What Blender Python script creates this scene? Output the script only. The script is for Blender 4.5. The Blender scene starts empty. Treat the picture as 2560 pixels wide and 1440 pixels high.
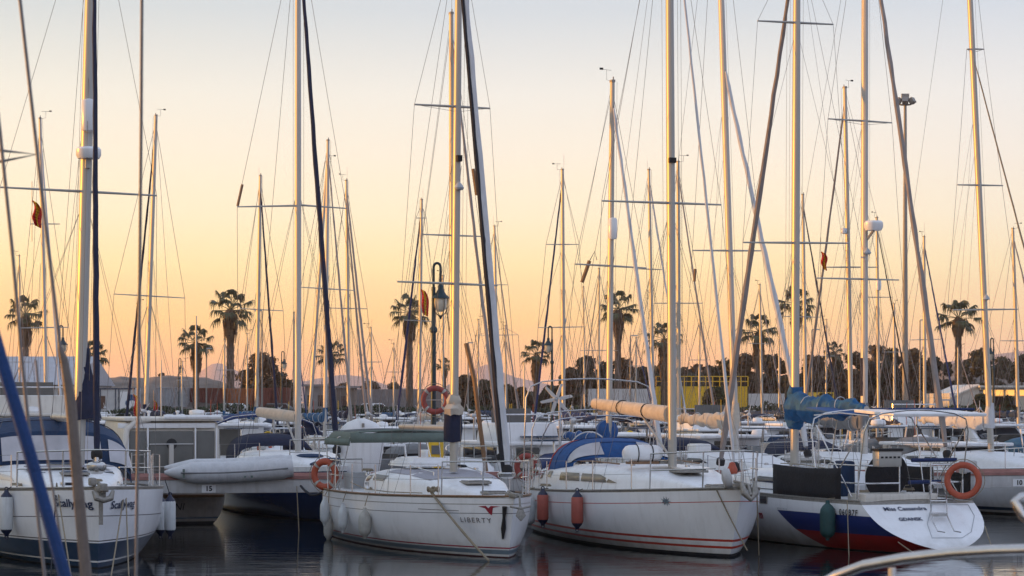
import bpy, bmesh, math, random
from mathutils import Vector, Matrix, noise
R = math.radians
sc = bpy.context.scene
COL = sc.collection
random.seed(7)
# ------------------------------------------------------------------ camera
EYE, FPX, CX, HY = 2.9, 5800.0, 1280.0, 1000.0
cd = bpy.data.cameras.new('camera'); cam = bpy.data.objects.new('camera', cd); COL.objects.link(cam)
cam.location = (0, 0, EYE); cam.rotation_euler = (R(90), 0, 0)
cd.sensor_width = 36; cd.lens = FPX/2560*36; cd.shift_y = (HY-720)/2560
cd.clip_start = .1; cd.clip_end = 40000
cd.dof.use_dof = True; cd.dof.focus_distance = 52; cd.dof.aperture_fstop = 5.6
sc.camera = cam
# ------------------------------------------------------------------ sun and sky
SUN_AZ, SUN_EL = R(79), R(3.2)          # degrees to the left of the view, above the horizon
sd = Vector((-math.sin(SUN_AZ)*math.cos(SUN_EL), math.cos(SUN_AZ)*math.cos(SUN_EL), math.sin(SUN_EL)))
sl = bpy.data.lights.new('sun', 'SUN'); sl.energy = 5.0; sl.angle = R(.5); sl.color = (1, .41, .035)
so = bpy.data.objects.new('sun', sl); COL.objects.link(so)
so.rotation_euler = sd.to_track_quat('Z', 'Y').to_euler(); so.location = (-20, 10, 30)
w = bpy.data.worlds.new('World'); sc.world = w; w.use_nodes = True
nt = w.node_tree; nt.nodes.clear()
out = nt.nodes.new('ShaderNodeOutputWorld'); bg = nt.nodes.new('ShaderNodeBackground')
sky = nt.nodes.new('ShaderNodeTexSky'); sky.sky_type = 'NISHITA'; sky.sun_disc = False
sky.sun_elevation = SUN_EL; sky.sun_rotation = -SUN_AZ; sky.air_density = 1.2; sky.dust_density = 2.0; sky.ozone_density = 1.5
bg.inputs['Strength'].default_value = .12
def NN(t, **k):
    n = nt.nodes.new(t)
    for a, b in k.items(): setattr(n, a, b)
    return n
# the evening air: the clear sky's colour is graded by height above the horizon and by nearness to the sun
tc = NN('ShaderNodeTexCoord'); sx = NN('ShaderNodeSeparateXYZ'); nt.links.new(tc.outputs['Generated'], sx.inputs[0])
ramp = NN('ShaderNodeValToRGB'); mr = NN('ShaderNodeMapRange')
mr.inputs['From Min'].default_value = -.02; mr.inputs['From Max'].default_value = .30
nt.links.new(sx.outputs['Z'], mr.inputs['Value']); nt.links.new(mr.outputs[0], ramp.inputs[0])
SKYR = [(0, (.98, .49, .32)), (.07, (1.03, .51, .33)), (.11, (1.08, .57, .29)), (.17, (1.15, .74, .31)), (.24, (1.12, .90, .48)), (.31, (1.05, .92, .66)), (.39, (.97, .89, .75)), (.47, (.87, .85, .79)), (.58, (.63, .69, .74)), (.78, (.54, .63, .77)), (1, (.44, .54, .74))]
e = ramp.color_ramp.elements; e[0].position = 0; e[0].color = SKYR[0][1]+(1,); e[1].position = 1; e[1].color = SKYR[-1][1]+(1,)
for p, c in SKYR[1:-1]:
    q = e.new(p); q.color = c+(1,)
# away from the sun the sky turns dusky blue
dotn = NN('ShaderNodeVectorMath', operation='DOT_PRODUCT'); nt.links.new(tc.outputs['Generated'], dotn.inputs[0]); dotn.inputs[1].default_value = sd
mr2 = NN('ShaderNodeMapRange'); mr2.inputs['From Min'].default_value = -.62; mr2.inputs['From Max'].default_value = .10
nt.links.new(dotn.outputs['Value'], mr2.inputs['Value'])
mix = NN('ShaderNodeMix', data_type='RGBA'); mix.inputs['A'].default_value = (.57, .66, .88, 1)
nt.links.new(mr2.outputs[0], mix.inputs['Factor']); nt.links.new(ramp.outputs[0], mix.inputs['B'])
mr3 = NN('ShaderNodeMapRange'); mr3.inputs['From Min'].default_value = .2; mr3.inputs['From Max'].default_value = .6
nt.links.new(dotn.outputs['Value'], mr3.inputs['Value'])
mix2 = NN('ShaderNodeMix', data_type='RGBA', blend_type='MULTIPLY'); mix2.inputs['B'].default_value = (1.04, 1.02, .90, 1)
nt.links.new(mr3.outputs[0], mix2.inputs['Factor']); nt.links.new(mix.outputs['Result'], mix2.inputs['A'])
mix3 = NN('ShaderNodeMix', data_type='RGBA'); mix3.inputs['Factor'].default_value = .9
nt.links.new(sky.outputs[0], mix3.inputs['A'])
scl = NN('ShaderNodeVectorMath', operation='SCALE'); scl.inputs['Scale'].default_value = 10.2
nt.links.new(mix2.outputs['Result'], scl.inputs[0]); nt.links.new(scl.outputs[0], mix3.inputs['B'])
nt.links.new(mix3.outputs['Result'], bg.inputs['Color']); nt.links.new(bg.outputs[0], out.inputs['Surface'])
sc.view_settings.view_transform = 'Standard'; sc.view_settings.look = 'None'; sc.view_settings.exposure = 0.0; sc.view_settings.gamma = 1
# ------------------------------------------------------------------ materials
MATS = {}
def mat(name, col, rough=.5, metal=0., var=.08, scale=6., bump=0., bscale=30., stretch=None, spec=.5, dirt=0., scum=False):
    if name in MATS: return MATS[name]
    m = bpy.data.materials.new(name); m.use_nodes = True; t = m.node_tree; b = t.nodes['Principled BSDF']
    b.inputs['Roughness'].default_value = rough; b.inputs['Metallic'].default_value = metal
    b.inputs['Specular IOR Level'].default_value = spec
    co = t.nodes.new('ShaderNodeTexCoord'); src = co.outputs['Object']
    if stretch:
        mp = t.nodes.new('ShaderNodeMapping'); mp.inputs['Scale'].default_value = stretch
        t.links.new(src, mp.inputs[0]); src = mp.outputs[0]
    n = t.nodes.new('ShaderNodeTexNoise'); n.inputs['Scale'].default_value = scale; n.inputs['Detail'].default_value = 5
    t.links.new(src, n.inputs['Vector'])
    r = t.nodes.new('ShaderNodeValToRGB'); r.color_ramp.elements[0].position = .3; r.color_ramp.elements[1].position = .7
    r.color_ramp.elements[0].color = tuple(c*(1-var) for c in col)+(1,)
    r.color_ramp.elements[1].color = tuple(min(1, c*(1+var)) for c in col)+(1,)
    t.links.new(n.outputs['Fac'], r.inputs[0]); cs = r.outputs[0]
    if dirt:
        mp = t.nodes.new('ShaderNodeMapping'); mp.inputs['Scale'].default_value = (7, 7, .7)
        t.links.new(co.outputs['Object'], mp.inputs[0])
        n3 = t.nodes.new('ShaderNodeTexNoise'); n3.inputs['Scale'].default_value = 1.2; n3.inputs['Detail'].default_value = 6
        t.links.new(mp.outputs[0], n3.inputs['Vector'])
        r3 = t.nodes.new('ShaderNodeMapRange'); r3.inputs['From Min'].default_value = .52; r3.inputs['From Max'].default_value = .8; r3.inputs['To Max'].default_value = dirt
        t.links.new(n3.outputs['Fac'], r3.inputs['Value'])
        mx = t.nodes.new('ShaderNodeMix'); mx.data_type = 'RGBA'; mx.inputs['B'].default_value = (.22, .17, .11, 1)
        t.links.new(r3.outputs[0], mx.inputs['Factor']); t.links.new(cs, mx.inputs['A']); cs = mx.outputs['Result']
    if scum:
        sp = t.nodes.new('ShaderNodeSeparateXYZ'); t.links.new(co.outputs['Object'], sp.inputs[0])
        n4 = t.nodes.new('ShaderNodeTexNoise'); n4.inputs['Scale'].default_value = 3.5; n4.inputs['Detail'].default_value = 7; t.links.new(co.outputs['Object'], n4.inputs['Vector'])
        ad = t.nodes.new('ShaderNodeMath'); ad.operation = 'MULTIPLY_ADD'; ad.inputs[1].default_value = -.45; t.links.new(n4.outputs['Fac'], ad.inputs[0]); t.links.new(sp.outputs['Z'], ad.inputs[2])
        r4 = t.nodes.new('ShaderNodeMapRange'); r4.inputs['From Min'].default_value = -.22; r4.inputs['From Max'].default_value = .12; r4.inputs['To Min'].default_value = .45; r4.inputs['To Max'].default_value = 0
        t.links.new(ad.outputs[0], r4.inputs['Value'])
        mx = t.nodes.new('ShaderNodeMix'); mx.data_type = 'RGBA'; mx.inputs['B'].default_value = (.20, .17, .10, 1)
        t.links.new(r4.outputs[0], mx.inputs['Factor']); t.links.new(cs, mx.inputs['A']); cs = mx.outputs['Result']
    t.links.new(cs, b.inputs['Base Color'])
    if bump:
        n2 = t.nodes.new('ShaderNodeTexNoise'); n2.inputs['Scale'].default_value = bscale; n2.inputs['Detail'].default_value = 4
        t.links.new(src, n2.inputs['Vector'])
        bp = t.nodes.new('ShaderNodeBump'); bp.inputs['Strength'].default_value = bump; bp.inputs['Distance'].default_value = .03
        t.links.new(n2.outputs['Fac'], bp.inputs['Height']); t.links.new(bp.outputs[0], b.inputs['Normal'])
    MATS[name] = m; return m
M = dict(
 white=mat('gelcoat_white', (.80, .80, .80), .28, 0, .03, 3, dirt=.25),
 hullw=mat('hull_white', (.84, .84, .85), .22, 0, .03, 3, dirt=.13, scum=True),
 weathered=mat('weathered_shaded_hull', (.38, .35, .33), .6, 0, .2, 5, .2, 30, dirt=.5),  # base darkened to carry the shade under the pier, with dirt streaks
 brownpole=mat('pole_brown', (.15, .115, .095), .6, 0, .15, 20, .2, 60),
 cream=mat('gelcoat_cream', (.66, .62, .55), .35, 0, .05, 3, dirt=.4),
 deck=mat('deck_white', (.74, .74, .74), .5, 0, .06, 9, .1, 80),
 grey=mat('paint_grey', (.42, .44, .46), .45, 0, .08, 5, dirt=.3),
 lgrey=mat('deck_pad_grey', (.33, .32, .35), .7, 0, .1, 20, .2, 90),
 navyhull=mat('hull_navy', (.012, .03, .085), .18, 0, .1, 3),
 boot=mat('boot_blue', (.011, .038, .085), .3, 0, .15, 4, dirt=.06),
 anti=mat('antifouling_black', (.012, .013, .017), .7, 0, .3, 8, .2),
 antired=mat('antifouling_maroon', (.06, .014, .016), .7, 0, .3, 8, .2),
 green=mat('weed', (.03, .04, .02), .9, 0, .4, 12, .3),
 alu=mat('mast_aluminium', (.42, .40, .36), .40, .25, .06, 4, stretch=(3, 3, .2)),
 aluw=mat('mast_painted', (.48, .455, .42), .42, .15, .05, 4, stretch=(3, 3, .2)),
 steel=mat('stainless', (.62, .60, .58), .22, .9, .06, 20),
 wire=mat('rigging_wire', (.16, .15, .15), .45, .4, .1, 30),
 rope=mat('rope_tan', (.28, .23, .16), .9, 0, .25, 60, .5, 200),
 ropedk=mat('rope_dark', (.02, .022, .03), .9, 0, .25, 60, .5, 200),
 navy=mat('canvas_navy', (.010, .016, .045), .85, 0, .2, 8, .4, 25),
 azure=mat('canvas_azure', (.010, .075, .24), .8, 0, .15, 8, .4, 25),
 blue=mat('canvas_blue', (.010, .034, .088), .8, 0, .15, 8, .4, 25),
 rblue=mat('canvas_royal_blue', (.010, .030, .115), .8, 0, .15, 8, .4, 25),
 teal=mat('canvas_teal', (.008, .088, .215), .8, 0, .2, 8, .4, 25),
 dgreen=mat('canvas_grey_green', (.13, .17, .15), .85, 0, .1, 6, .3, 30),
 gcanvas=mat('canvas_grey', (.17, .175, .18), .85, 0, .12, 6, .3, 30),
 black=mat('canvas_black', (.012, .013, .017), .9, 0, .2, 6, .4, 20),
 bcanvas=mat('canvas_cream', (.52, .46, .38), .85, 0, .12, 7, .5, 14),
 sail=mat('sailcloth', (.55, .55, .56), .8, 0, .08, 9, .5, 14, stretch=(1, 1, .4)),
 saildk=mat('furled_grey_brown', (.27, .235, .22), .85, 0, .15, 9, .5, 14, stretch=(1, 1, .4)),
 glass=mat('dark_window', (.02, .022, .028), .08, 0, .1, 3),
 smoke=mat('smoked_window', (.10, .095, .085), .15, 0, .1, 3),
 vinyl=mat('clear_vinyl', (.44, .43, .45), .18, 0, .12, 3, .15, 8),
 orange=mat('buoy_orange', (.42, .080, .038), .55, 0, .12, 14, .1, 40),
 buoyred=mat('buoy_faded_red', (.30, .055, .045), .6, 0, .15, 14, .1, 40),
 fred=mat('fender_coral', (.42, .10, .07), .5, 0, .1, 10, dirt=.2),
 fwhite=mat('fender_white', (.60, .62, .62), .5, 0, .06, 10, dirt=.45),
 fdirty=mat('fender_dirty', (.42, .41, .37), .6, 0, .14, 10, dirt=.6),
 fnavy=mat('fender_end_navy', (.012, .018, .05), .4),
 fgreen=mat('fender_green', (.018, .07, .07), .6, 0, .15, 8, .2, 60),
 red=mat('stripe_red', (.45, .045, .025), .4, 0, .08, 8),
 crim=mat('stripe_crimson', (.30, .02, .04), .4, 0, .08, 8),
 sblue=mat('stripe_blue', (.012, .03, .16), .3, 0, .08, 4),
 sred=mat('stripe_deep_red', (.36, .018, .02), .3, 0, .1, 4),
 sgrey=mat('stripe_blue_grey', (.14, .19, .23), .4, 0, .08, 8),
 pin=mat('pinstripe', (.10, .09, .09), .5),
 ink=mat('lettering_navy', (.015, .03, .08), .5), inkb=mat('lettering_black', (.012, .012, .014), .5),
 teak=mat('teak', (.22, .12, .06), .6, 0, .25, 12, .2, 60, stretch=(1, 8, 1)),
 rust=mat('rusty_steel', (.19, .13, .085), .75, .2, .35, 18, .5, 60),
 brass=mat('galvanised', (.30, .28, .25), .6, .5, .2, 20, .3, 60),
 conc=mat('pier_concrete', (.50, .49, .48), .85, 0, .12, 4, .3, 40, dirt=.4),
 kerb=mat('pier_kerb_red', (.33, .16, .14), .85, 0, .2, 5, .3, 40, dirt=.3),
 pile=mat('pier_pile', (.09, .085, .08), .9, 0, .3, 5, .4, 30),
 lamp=mat('lamp_green', (.012, .035, .045), .45, .2, .2, 20),
 panel=mat('grey_panel', (.12, .12, .11), .5, 0, .1, 4),
 glow=mat('pane_glow', (.6, .4, .2), .4),  # orange colour and emission stand in for evening light on the panes
 lglass=mat('lamp_glass', (.62, .56, .44), .25, 0, .06, 20),
 yellow=mat('yellow_paint', (.85, .53, .03), .6, 0, .12, 6, dirt=.25),
 yell=mat('flag_yellow', (.75, .45, .01), .8), fred2=mat('flag_red', (.55, .02, .02), .8),
 rustred=mat('container_rust_red', (.16, .045, .032), .75, 0, .2, 3, dirt=.3),
 contor=mat('container_orange', (.34, .11, .035), .75, 0, .2, 3, dirt=.3),
 contgr=mat('container_grey', (.33, .33, .34), .75, 0, .12, 3, dirt=.4),
 wallw=mat('wall_white', (.55, .54, .53), .85, 0, .08, 2, .1, 20, dirt=.3),
 wallg=mat('wall_grey', (.24, .22, .22), .9, 0, .15, 2, .2, 20, dirt=.3),
 roofg=mat('roof_grey', (.42, .43, .46), .7, 0, .08, 1, stretch=(1, 1, 1)),
 soil=mat('bank_soil', (.19, .155, .13), .95, 0, .35, .35, .8, 2),
 land=mat('quay_ground', (.16, .145, .13), .95, 0, .25, .3, .4, 3),
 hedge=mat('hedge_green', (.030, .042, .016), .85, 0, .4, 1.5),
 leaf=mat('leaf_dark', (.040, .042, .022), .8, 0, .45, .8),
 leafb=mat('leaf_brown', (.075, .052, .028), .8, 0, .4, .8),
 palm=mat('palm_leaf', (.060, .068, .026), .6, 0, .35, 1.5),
 palmdead=mat('palm_dead_leaf', (.13, .085, .05), .9, 0, .35, 3),
 trunk=mat('palm_trunk', (.11, .085, .065), .95, 0, .3, 4, .6, 12),
 mount=mat('mountain_hazed_rock', (.48, .34, .30), .95, 0, .2, .004),  # rock colour made paler to add to the distance haze
 navyline=mat('line_cover_blue', (.010, .045, .16), .8, 0, .15, 8, .3, 60),
 tyre=mat('black_rubber', (.015, .015, .016), .8),
)
# ------------------------------------------------------------------ mesh builder
class MB:
    def __init__(s): s.v = []; s.f = []; s.m = []
    def add(s, vs, fs, mi=0):
        n = len(s.v); s.v += [tuple(p) for p in vs]
        for f in fs: s.f.append([n+i for i in f]); s.m.append(mi)
        return s
    def box(s, c, d, rz=0, mi=0, tap=1., M4=None):
        vs = []
        for z in (-.5, .5):
            k = 1 if z < 0 else tap
            for x, y in ((-.5, -.5), (.5, -.5), (.5, .5), (-.5, .5)):
                p = Vector((x*d[0]*k, y*d[1]*k, z*d[2]))
                if M4: p = M4 @ p
                else:
                    p = Vector((p.x*math.cos(rz)-p.y*math.sin(rz), p.x*math.sin(rz)+p.y*math.cos(rz), p.z))
                vs.append(p+Vector(c))
        return s.add(vs, [(3, 2, 1, 0), (4, 5, 6, 7), (0, 1, 5, 4), (1, 2, 6, 5), (2, 3, 7, 6), (3, 0, 4, 7)], mi)
    def tube(s, pts, r, n=6, mi=0, sq=1., caps=True):
        pts = [Vector(p) for p in pts]
        if not isinstance(r, (list, tuple)): r = [r]*len(pts)
        rings = []; up = None
        for i, p in enumerate(pts):
            t = (pts[min(i+1, len(pts)-1)]-pts[max(i-1, 0)])
            if t.length < 1e-9: t = Vector((0, 0, 1))
            t.normalize()
            if up is None: up = Vector((0, 0, 1)) if abs(t.z) < .9 else Vector((1, 0, 0))
            a = t.cross(up)
            if a.length < 1e-6: a = t.cross(Vector((0, 1, 0)))
            a.normalize(); b = a.cross(t); up = b.copy()
            rings.append([p+a*math.cos(2*math.pi*k/n)*r[i]+b*math.sin(2*math.pi*k/n)*r[i]*sq for k in range(n)])
        s.grid(rings, mi, True)
        if caps:
            s.add(rings[0], [list(range(n))], mi); s.add(rings[-1], [list(range(n))[::-1]], mi)
        return s
    def grid(s, rows, mi=0, closed=False):
        n = len(rows[0]); vs = [p for r_ in rows for p in r_]; fs = []
        for i in range(len(rows)-1):
            for j in range(n if closed else n-1):
                k = (j+1) % n
                fs.append((i*n+j, i*n+k, (i+1)*n+k, (i+1)*n+j))
        return s.add(vs, fs, mi)
    def lathe(s, prof, c=(0, 0, 0), axis=(0, 0, 1), n=14, mi=0, sx=1.):
        q = Vector((0, 0, 1)).rotation_difference(Vector(axis).normalized()); rows = []
        for r, z in prof:
            rows.append([Vector(c)+q @ Vector((max(r, 1e-4)*math.cos(2*math.pi*k/n), sx*max(r, 1e-4)*math.sin(2*math.pi*k/n), z)) for k in range(n)])
        return s.grid(rows, mi, True)
    def prism(s, poly, d, org, u, v, mi=0):
        org, u, v, d = Vector(org), Vector(u), Vector(v), Vector(d); n = len(poly)
        a = [org+u*p[0]+v*p[1] for p in poly]; b = [p+d for p in a]
        return s.add(a+b, [list(range(n))[::-1], list(range(n, 2*n))]+[(i, (i+1) % n, n+(i+1) % n, n+i) for i in range(n)], mi)
    def wrinkle(s, amp=.02, sc_=6., st=(1, 1, 1)):
        s.v = [tuple(Vector(v)+noise.noise_vector(Vector((v[0]*sc_*st[0], v[1]*sc_*st[1], v[2]*sc_*st[2])))*amp+noise.noise_vector(Vector(v)*sc_*2.7)*amp*.45) for v in s.v]; return s
    def build(s, name, mats, par=None, smooth=True, ang=38, bevel=0, solid=0, tag=None):
        if not isinstance(mats, (list, tuple)): mats = [mats]
        me = bpy.data.meshes.new(name); vs = s.v
        T = par
        me.from_pydata(vs, [], s.f)
        for m_ in mats: me.materials.append(m_)
        me.polygons.foreach_set('material_index', s.m)
        bm = bmesh.new(); bm.from_mesh(me); bmesh.ops.recalc_face_normals(bm, faces=bm.faces)
        if bevel: bmesh.ops.bevel(bm, geom=[e_ for e_ in bm.edges if len(e_.link_faces) == 2 and e_.calc_face_angle(0) > .6], offset=bevel, segments=2, affect='EDGES', profile=.6)
        bm.to_mesh(me); bm.free()
        if smooth:
            me.polygons.foreach_set('use_smooth', [True]*len(me.polygons)); me.set_sharp_from_angle(angle=R(ang))
        o = bpy.data.objects.new(name, me); COL.objects.link(o)
        if par is not None:
            o.parent = par
        if solid:
            md = o.modifiers.new('thick', 'SOLIDIFY'); md.thickness = solid; md.offset = 0
        return o
LABELS = {}
def tag(o, label, cat, group=None, kind=None):
    if label: o['label'] = label
    if cat: o['category'] = cat
    if group: o['group'] = group
    if kind: o['kind'] = kind
    if cat:
        if label in LABELS and not (group and LABELS[label] == group+'!'): print('DUPLABEL', label)
        LABELS[label] = group
        if len(label.split()) > 16 or len(label.split()) < 4: print('LONGLABEL', label)
    return o
def thing(name, label, cat, loc, rz=0, group=None):
    o = bpy.data.objects.new(name, None); o.empty_display_size = .3; COL.objects.link(o)
    o.location = loc; o.rotation_euler = (0, 0, rz); return tag(o, label, cat, group)
def structure(o): o['kind'] = 'structure'; return o
def kids(o): return [c for c in bpy.data.objects if c.parent == o]
def copy_tree(o, par=None):
    c = o.copy(); COL.objects.link(c); c.parent = par
    for ch in kids(o): copy_tree(ch, c)
    return c
def place(o, loc, rz=0, label=None, group=None, scale=None, cat=None):
    o.location = loc; o.rotation_euler = (0, 0, rz)
    if scale: o.scale = (scale,)*3 if not isinstance(scale, tuple) else scale
    if label: o['label'] = label; LABELS[label] = group
    if group: o['group'] = group
    return o
def W(px, py, D): return Vector(((px-CX)/FPX*D, D, EYE-(py-HY)/FPX*D))
def PX(p): return (CX+FPX*p[0]/p[1], HY-FPX*(p[2]-EYE)/p[1])
def text_part(body, size, mats, par, fn, name='lettering', bold=0, shear=0, spacing=1, mirror=False):
    cu = bpy.data.curves.new('t', 'FONT'); cu.body = body; cu.size = size; cu.offset = bold; cu.shear = shear
    cu.space_character = spacing; cu.align_x = 'CENTER'; cu.align_y = 'CENTER'; cu.resolution_u = 4
    ob = bpy.data.objects.new('t', cu); COL.objects.link(ob)
    dg = bpy.context.evaluated_depsgraph_get(); me = bpy.data.meshes.new_from_object(ob.evaluated_get(dg))
    b = MB(); b.add([fn(v.co.x, v.co.y) for v in me.vertices], [tuple(p.vertices) for p in me.polygons])
    bpy.data.objects.remove(ob); bpy.data.curves.remove(cu); bpy.data.meshes.remove(me)
    return b.build(name, mats, par, smooth=False)

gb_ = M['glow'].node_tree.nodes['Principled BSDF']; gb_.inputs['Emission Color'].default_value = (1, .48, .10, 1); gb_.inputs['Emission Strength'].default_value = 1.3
# ------------------------------------------------------------------ boats
def lerp(a, b, t): return a+(b-a)*t
def cl(x, a=0., b=1.): return max(a, min(b, x))
class Hull:
    def __init__(s, L, B, fs, fb, tw=.75, bow=.7, srake=0., keel=-.45, full=2.1, mx=.42, nv=3.4, rise=0.):
        s.rise = rise
        s.L, s.B, s.fs, s.fb, s.tw, s.bow, s.sr, s.keel, s.full, s.mx, s.nv = L, B, fs, fb, tw, bow, srake, keel, full, mx, nv
    def hb(s, t):
        if t < s.mx: u = (s.mx-t)/s.mx; return s.B/2*(1-(1-s.tw)*u*u)
        u = (t-s.mx)/(1-s.mx); return s.B/2*max(0., 1-u**s.full)**.9
    def sheer(s, t): return s.fs+(s.fb-s.fs)*t**1.7
    def pt(s, t, z, side, off=0.):
        zs = s.sheer(t); kz = s.keel+s.rise*(1-t)**6; z = max(z, kz); v = cl((zs-z)/(zs-kz)); n = s.nv-(s.nv-1.9)*t**2.5
        pr = max(0., 1-v**n)**.75; u = cl((zs-z)/zs, 0, 1.25)
        x = -s.L/2+s.L*t-s.bow*t**6*u+s.sr*(1-t)**5*(zs-z)
        return Vector((x, side*(s.hb(t)*pr+off), z))
    def t_of(s, x, z):
        a, b = 0., 1.
        for _ in range(24):
            m = (a+b)/2
            if s.pt(m, z, 1).x < x: a = m
            else: b = m
        return (a+b)/2
    def at(s, x, z, side, off=.005): return s.pt(s.t_of(x, z), z, side, off)
    def deck(s, x, yf=0.):     # point on deck at local x, fraction yf of the half breadth
        t = cl((x+s.L/2)/s.L); return Vector((x, yf*s.hb(t), s.sheer(t)-.02+.05*(1-yf*yf)))
class Boat:
    def __init__(s, name, label, cat, bow, stern, group=None):
        b, a = Vector(bow), Vector(stern); s.L = (b-a).length; mid = (a+b)/2; s.rz = math.atan2(b.y-a.y, b.x-a.x)
        s.e = thing(name, label, cat, (mid.x, mid.y, 0), s.rz, group)
        s.M = Matrix.Translation((mid.x, mid.y, 0)) @ Matrix.Rotation(s.rz, 4, 'Z'); s.I = s.M.inverted(); s.D = mid.y
    def px(s, px, py, D): return s.I @ W(px, py, D)
    def ray(s, px, py):
        o = s.I @ Vector((0, 0, EYE)); d = (s.I @ W(px, py, 50.))-o; return o, d
    def at_x(s, px, py, x): o, d = s.ray(px, py); return o+d*((x-o.x)/d.x)
    def at_y(s, px, py, y): o, d = s.ray(px, py); return o+d*((y-o.y)/d.y)
    def w(s, p): return s.M @ Vector(p)
    def hull(s, mats, bands=(), N=26, ends=True, deckmat=None, trans=True, **k):
        """bands: (z0,z1,mat index) absolute, or ('r',o0,o1,mat) measured down from the sheer"""
        h = s.H = Hull(s.L, **k)
        A = sorted(set([h.keel, h.keel*.5, -.12, 0.]+[z for b in bands if b[0] != 'r' for z in b[:2]])); Rl = sorted(set([0.]+[z for b in bands if b[0] == 'r' for z in b[1:3]]), reverse=True)
        ts = [i/N for i in range(N+1)]; ts = [1-(1-t)**1.25 for t in ts]
        rows = []; zz = []
        for t in ts:
            zs = h.sheer(t); lo = A[-1]; hi = zs-Rl[0]
            zl = A+[lerp(lo, hi, q/7) for q in range(1, 7)]+[zs-o for o in Rl]; zz.append(zl)
            rows.append([h.pt(t, z, 1) for z in zl])
        mb = MB(); K = len(rows[0])
        def midx(i, k):
            z = (zz[i][k]+zz[i][k+1])/2; d = h.sheer(ts[i])-z
            for b in bands:
                if b[0] == 'r':
                    if b[1] < d < b[2]: return b[3]
                elif b[0] < z < b[1]: return b[2]
            return 0
        for side in (1, -1):
            base = len(mb.v)
            for r_ in rows: mb.v += [(p.x, p.y*side, p.z) for p in r_]
            for i in range(N):
                for k in range(K-1):
                    a = base+i*K+k; mb.f.append([a, a+1, a+K+1, a+K]); mb.m.append(midx(i, k))
        # transom
        for k in range(K-1):
            a, b = rows[0][k], rows[0][k+1]
            mb.add([(a.x, a.y, a.z), (b.x, b.y, b.z), (b.x, -b.y, b.z), (a.x, -a.y, a.z)], [(0, 1, 2, 3)], midx(0, k))
        s.hull_o = mb.build('hull', mats, s.e, ang=30)
        dk = MB(); dr = []
        for t in ts:
            hbv = h.hb(t)*.985; zs = h.sheer(t); x = -s.L/2+s.L*t
            dr.append([Vector((x, f*hbv, zs-.015+.05*(1-f*f))) for f in (-1, -.5, 0, .5, 1)])
        dk.grid(dr); s.deck_o = dk.build('deck', deckmat or M['deck'], s.e)
        return h
    def rail_tube(s, r=.02, m='brass', name='toe_rail'):
        mb = MB()
        for sd_ in (1, -1): mb.tube([s.H.pt(t, s.H.sheer(t), sd_, .0)+Vector((0, 0, r*.6)) for t in [i/20 for i in range(21)]], r, 5)
        return mb.build(name, M[m], s.e)
    def patch(s, side, x0, x1, z0, z1, m, name='stripe', par=None, off=.005, n=24, nz=2):
        f = lambda q, k: q(k) if callable(q) else q
        rows = []
        for j in range(nz+1):
            z = lerp(z0 if not callable(z0) else 0, z1 if not callable(z1) else 0, j/nz); row = []
            for i in range(n+1):
                u = i/n; zz = z
                xx = lerp(f(x0, j/nz), f(x1, j/nz), u)
                if callable(z0): zz = lerp(z0(xx), z1(xx), j/nz)
                row.append(s.H.at(xx, zz, side, off))
            rows.append(row)
        return MB().grid(rows).build(name, M[m], par or s.hull_o)
    def hull_text(s, body, size, side, x, z, m='ink', flip=None, pix=None, **k):
        if pix: q = s.hpx(pix[0], pix[1], side, lo_=pix[2] if len(pix) > 2 else None); x, z = q.x, q.z
        sg = -side       # letters read left to right for a viewer facing that side
        fn = lambda u, v: s.H.at(x+u*(-1 if side > 0 else 1)*1.0, z+v, side, .02)
        return text_part(body, size, M[m], s.hull_o, fn, **k)
    def coach(s, sta, m='deck', name='coachroof', e1=.35, e2=.5, n=12, par=None):
        """sta: list of (x, half width, height, base z)"""
        s.cs = sta
        def surf(x, a, off=0.):
            for i in range(len(sta)-1):
                if x <= sta[i+1][0] or i == len(sta)-2: break
            q = cl((x-sta[i][0])/(sta[i+1][0]-sta[i][0])); q2 = q
            w_, h_, zb = (lerp(sta[i][j], sta[i+1][j], q2) for j in (1, 2, 3))
            c, sn = math.cos(a), math.sin(a)
            return Vector((x, (w_*abs(c)**e1+off*abs(c))*(1 if c > 0 else -1), zb+h_*abs(sn)**e2+off*abs(sn)))
        s.surf = surf; rows = []
        for st in sta: rows.append([surf(st[0]+.0001*(st is not sta[-1]), math.pi*i/n) for i in range(n+1)])
        rows = [[Vector((sta[0][0], p.y, sta[0][3]-.1)) for p in rows[0]]]+rows+[[Vector((sta[-1][0]+.02, p.y, sta[-1][3]-.1)) for p in rows[-1]]]
        mb = MB().grid(rows)
        return mb.build(name, M[m], par or s.e, ang=45)
    def win(s, x0, x1, a0, a1, m='glass', side=1, par=None, tap=0., name='window', n=6, frame=True):
        rows = []
        for j in range(4):
            q = j/3; a = lerp(a0, a1, q); a = a if side > 0 else math.pi-a
            rows.append([s.surf(lerp(x0, x1-tap*q, i/n), a, .008) for i in range(n+1)])
        return MB().grid(rows).build(name, M[m], par or s.e)
    def canopy(s, arcs, m, name='sprayhood', e1=.6, e2=.75, n=12, a0=0., a1=math.pi, par=None, solid=.02, wr=.012):
        """arcs: (x, half width, base z, height)"""
        rows = [[Vector((x+.0*i, w_*math.copysign(abs(math.cos(a))**e1, math.cos(a)), zb+h_*abs(math.sin(a))**e2)) for i, a in [(i, lerp(a0, a1, i/n)) for i in range(n+1)]] for x, w_, zb, h_ in arcs]
        for r_ in rows:
            for p in r_: p.z += wr*noise.noise(p*3)
        return MB().grid(rows).build(name, M[m], par or s.e, solid=solid)
    def rw(s, k=.55): return max(.0035, k*s.D/FPX)
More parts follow.
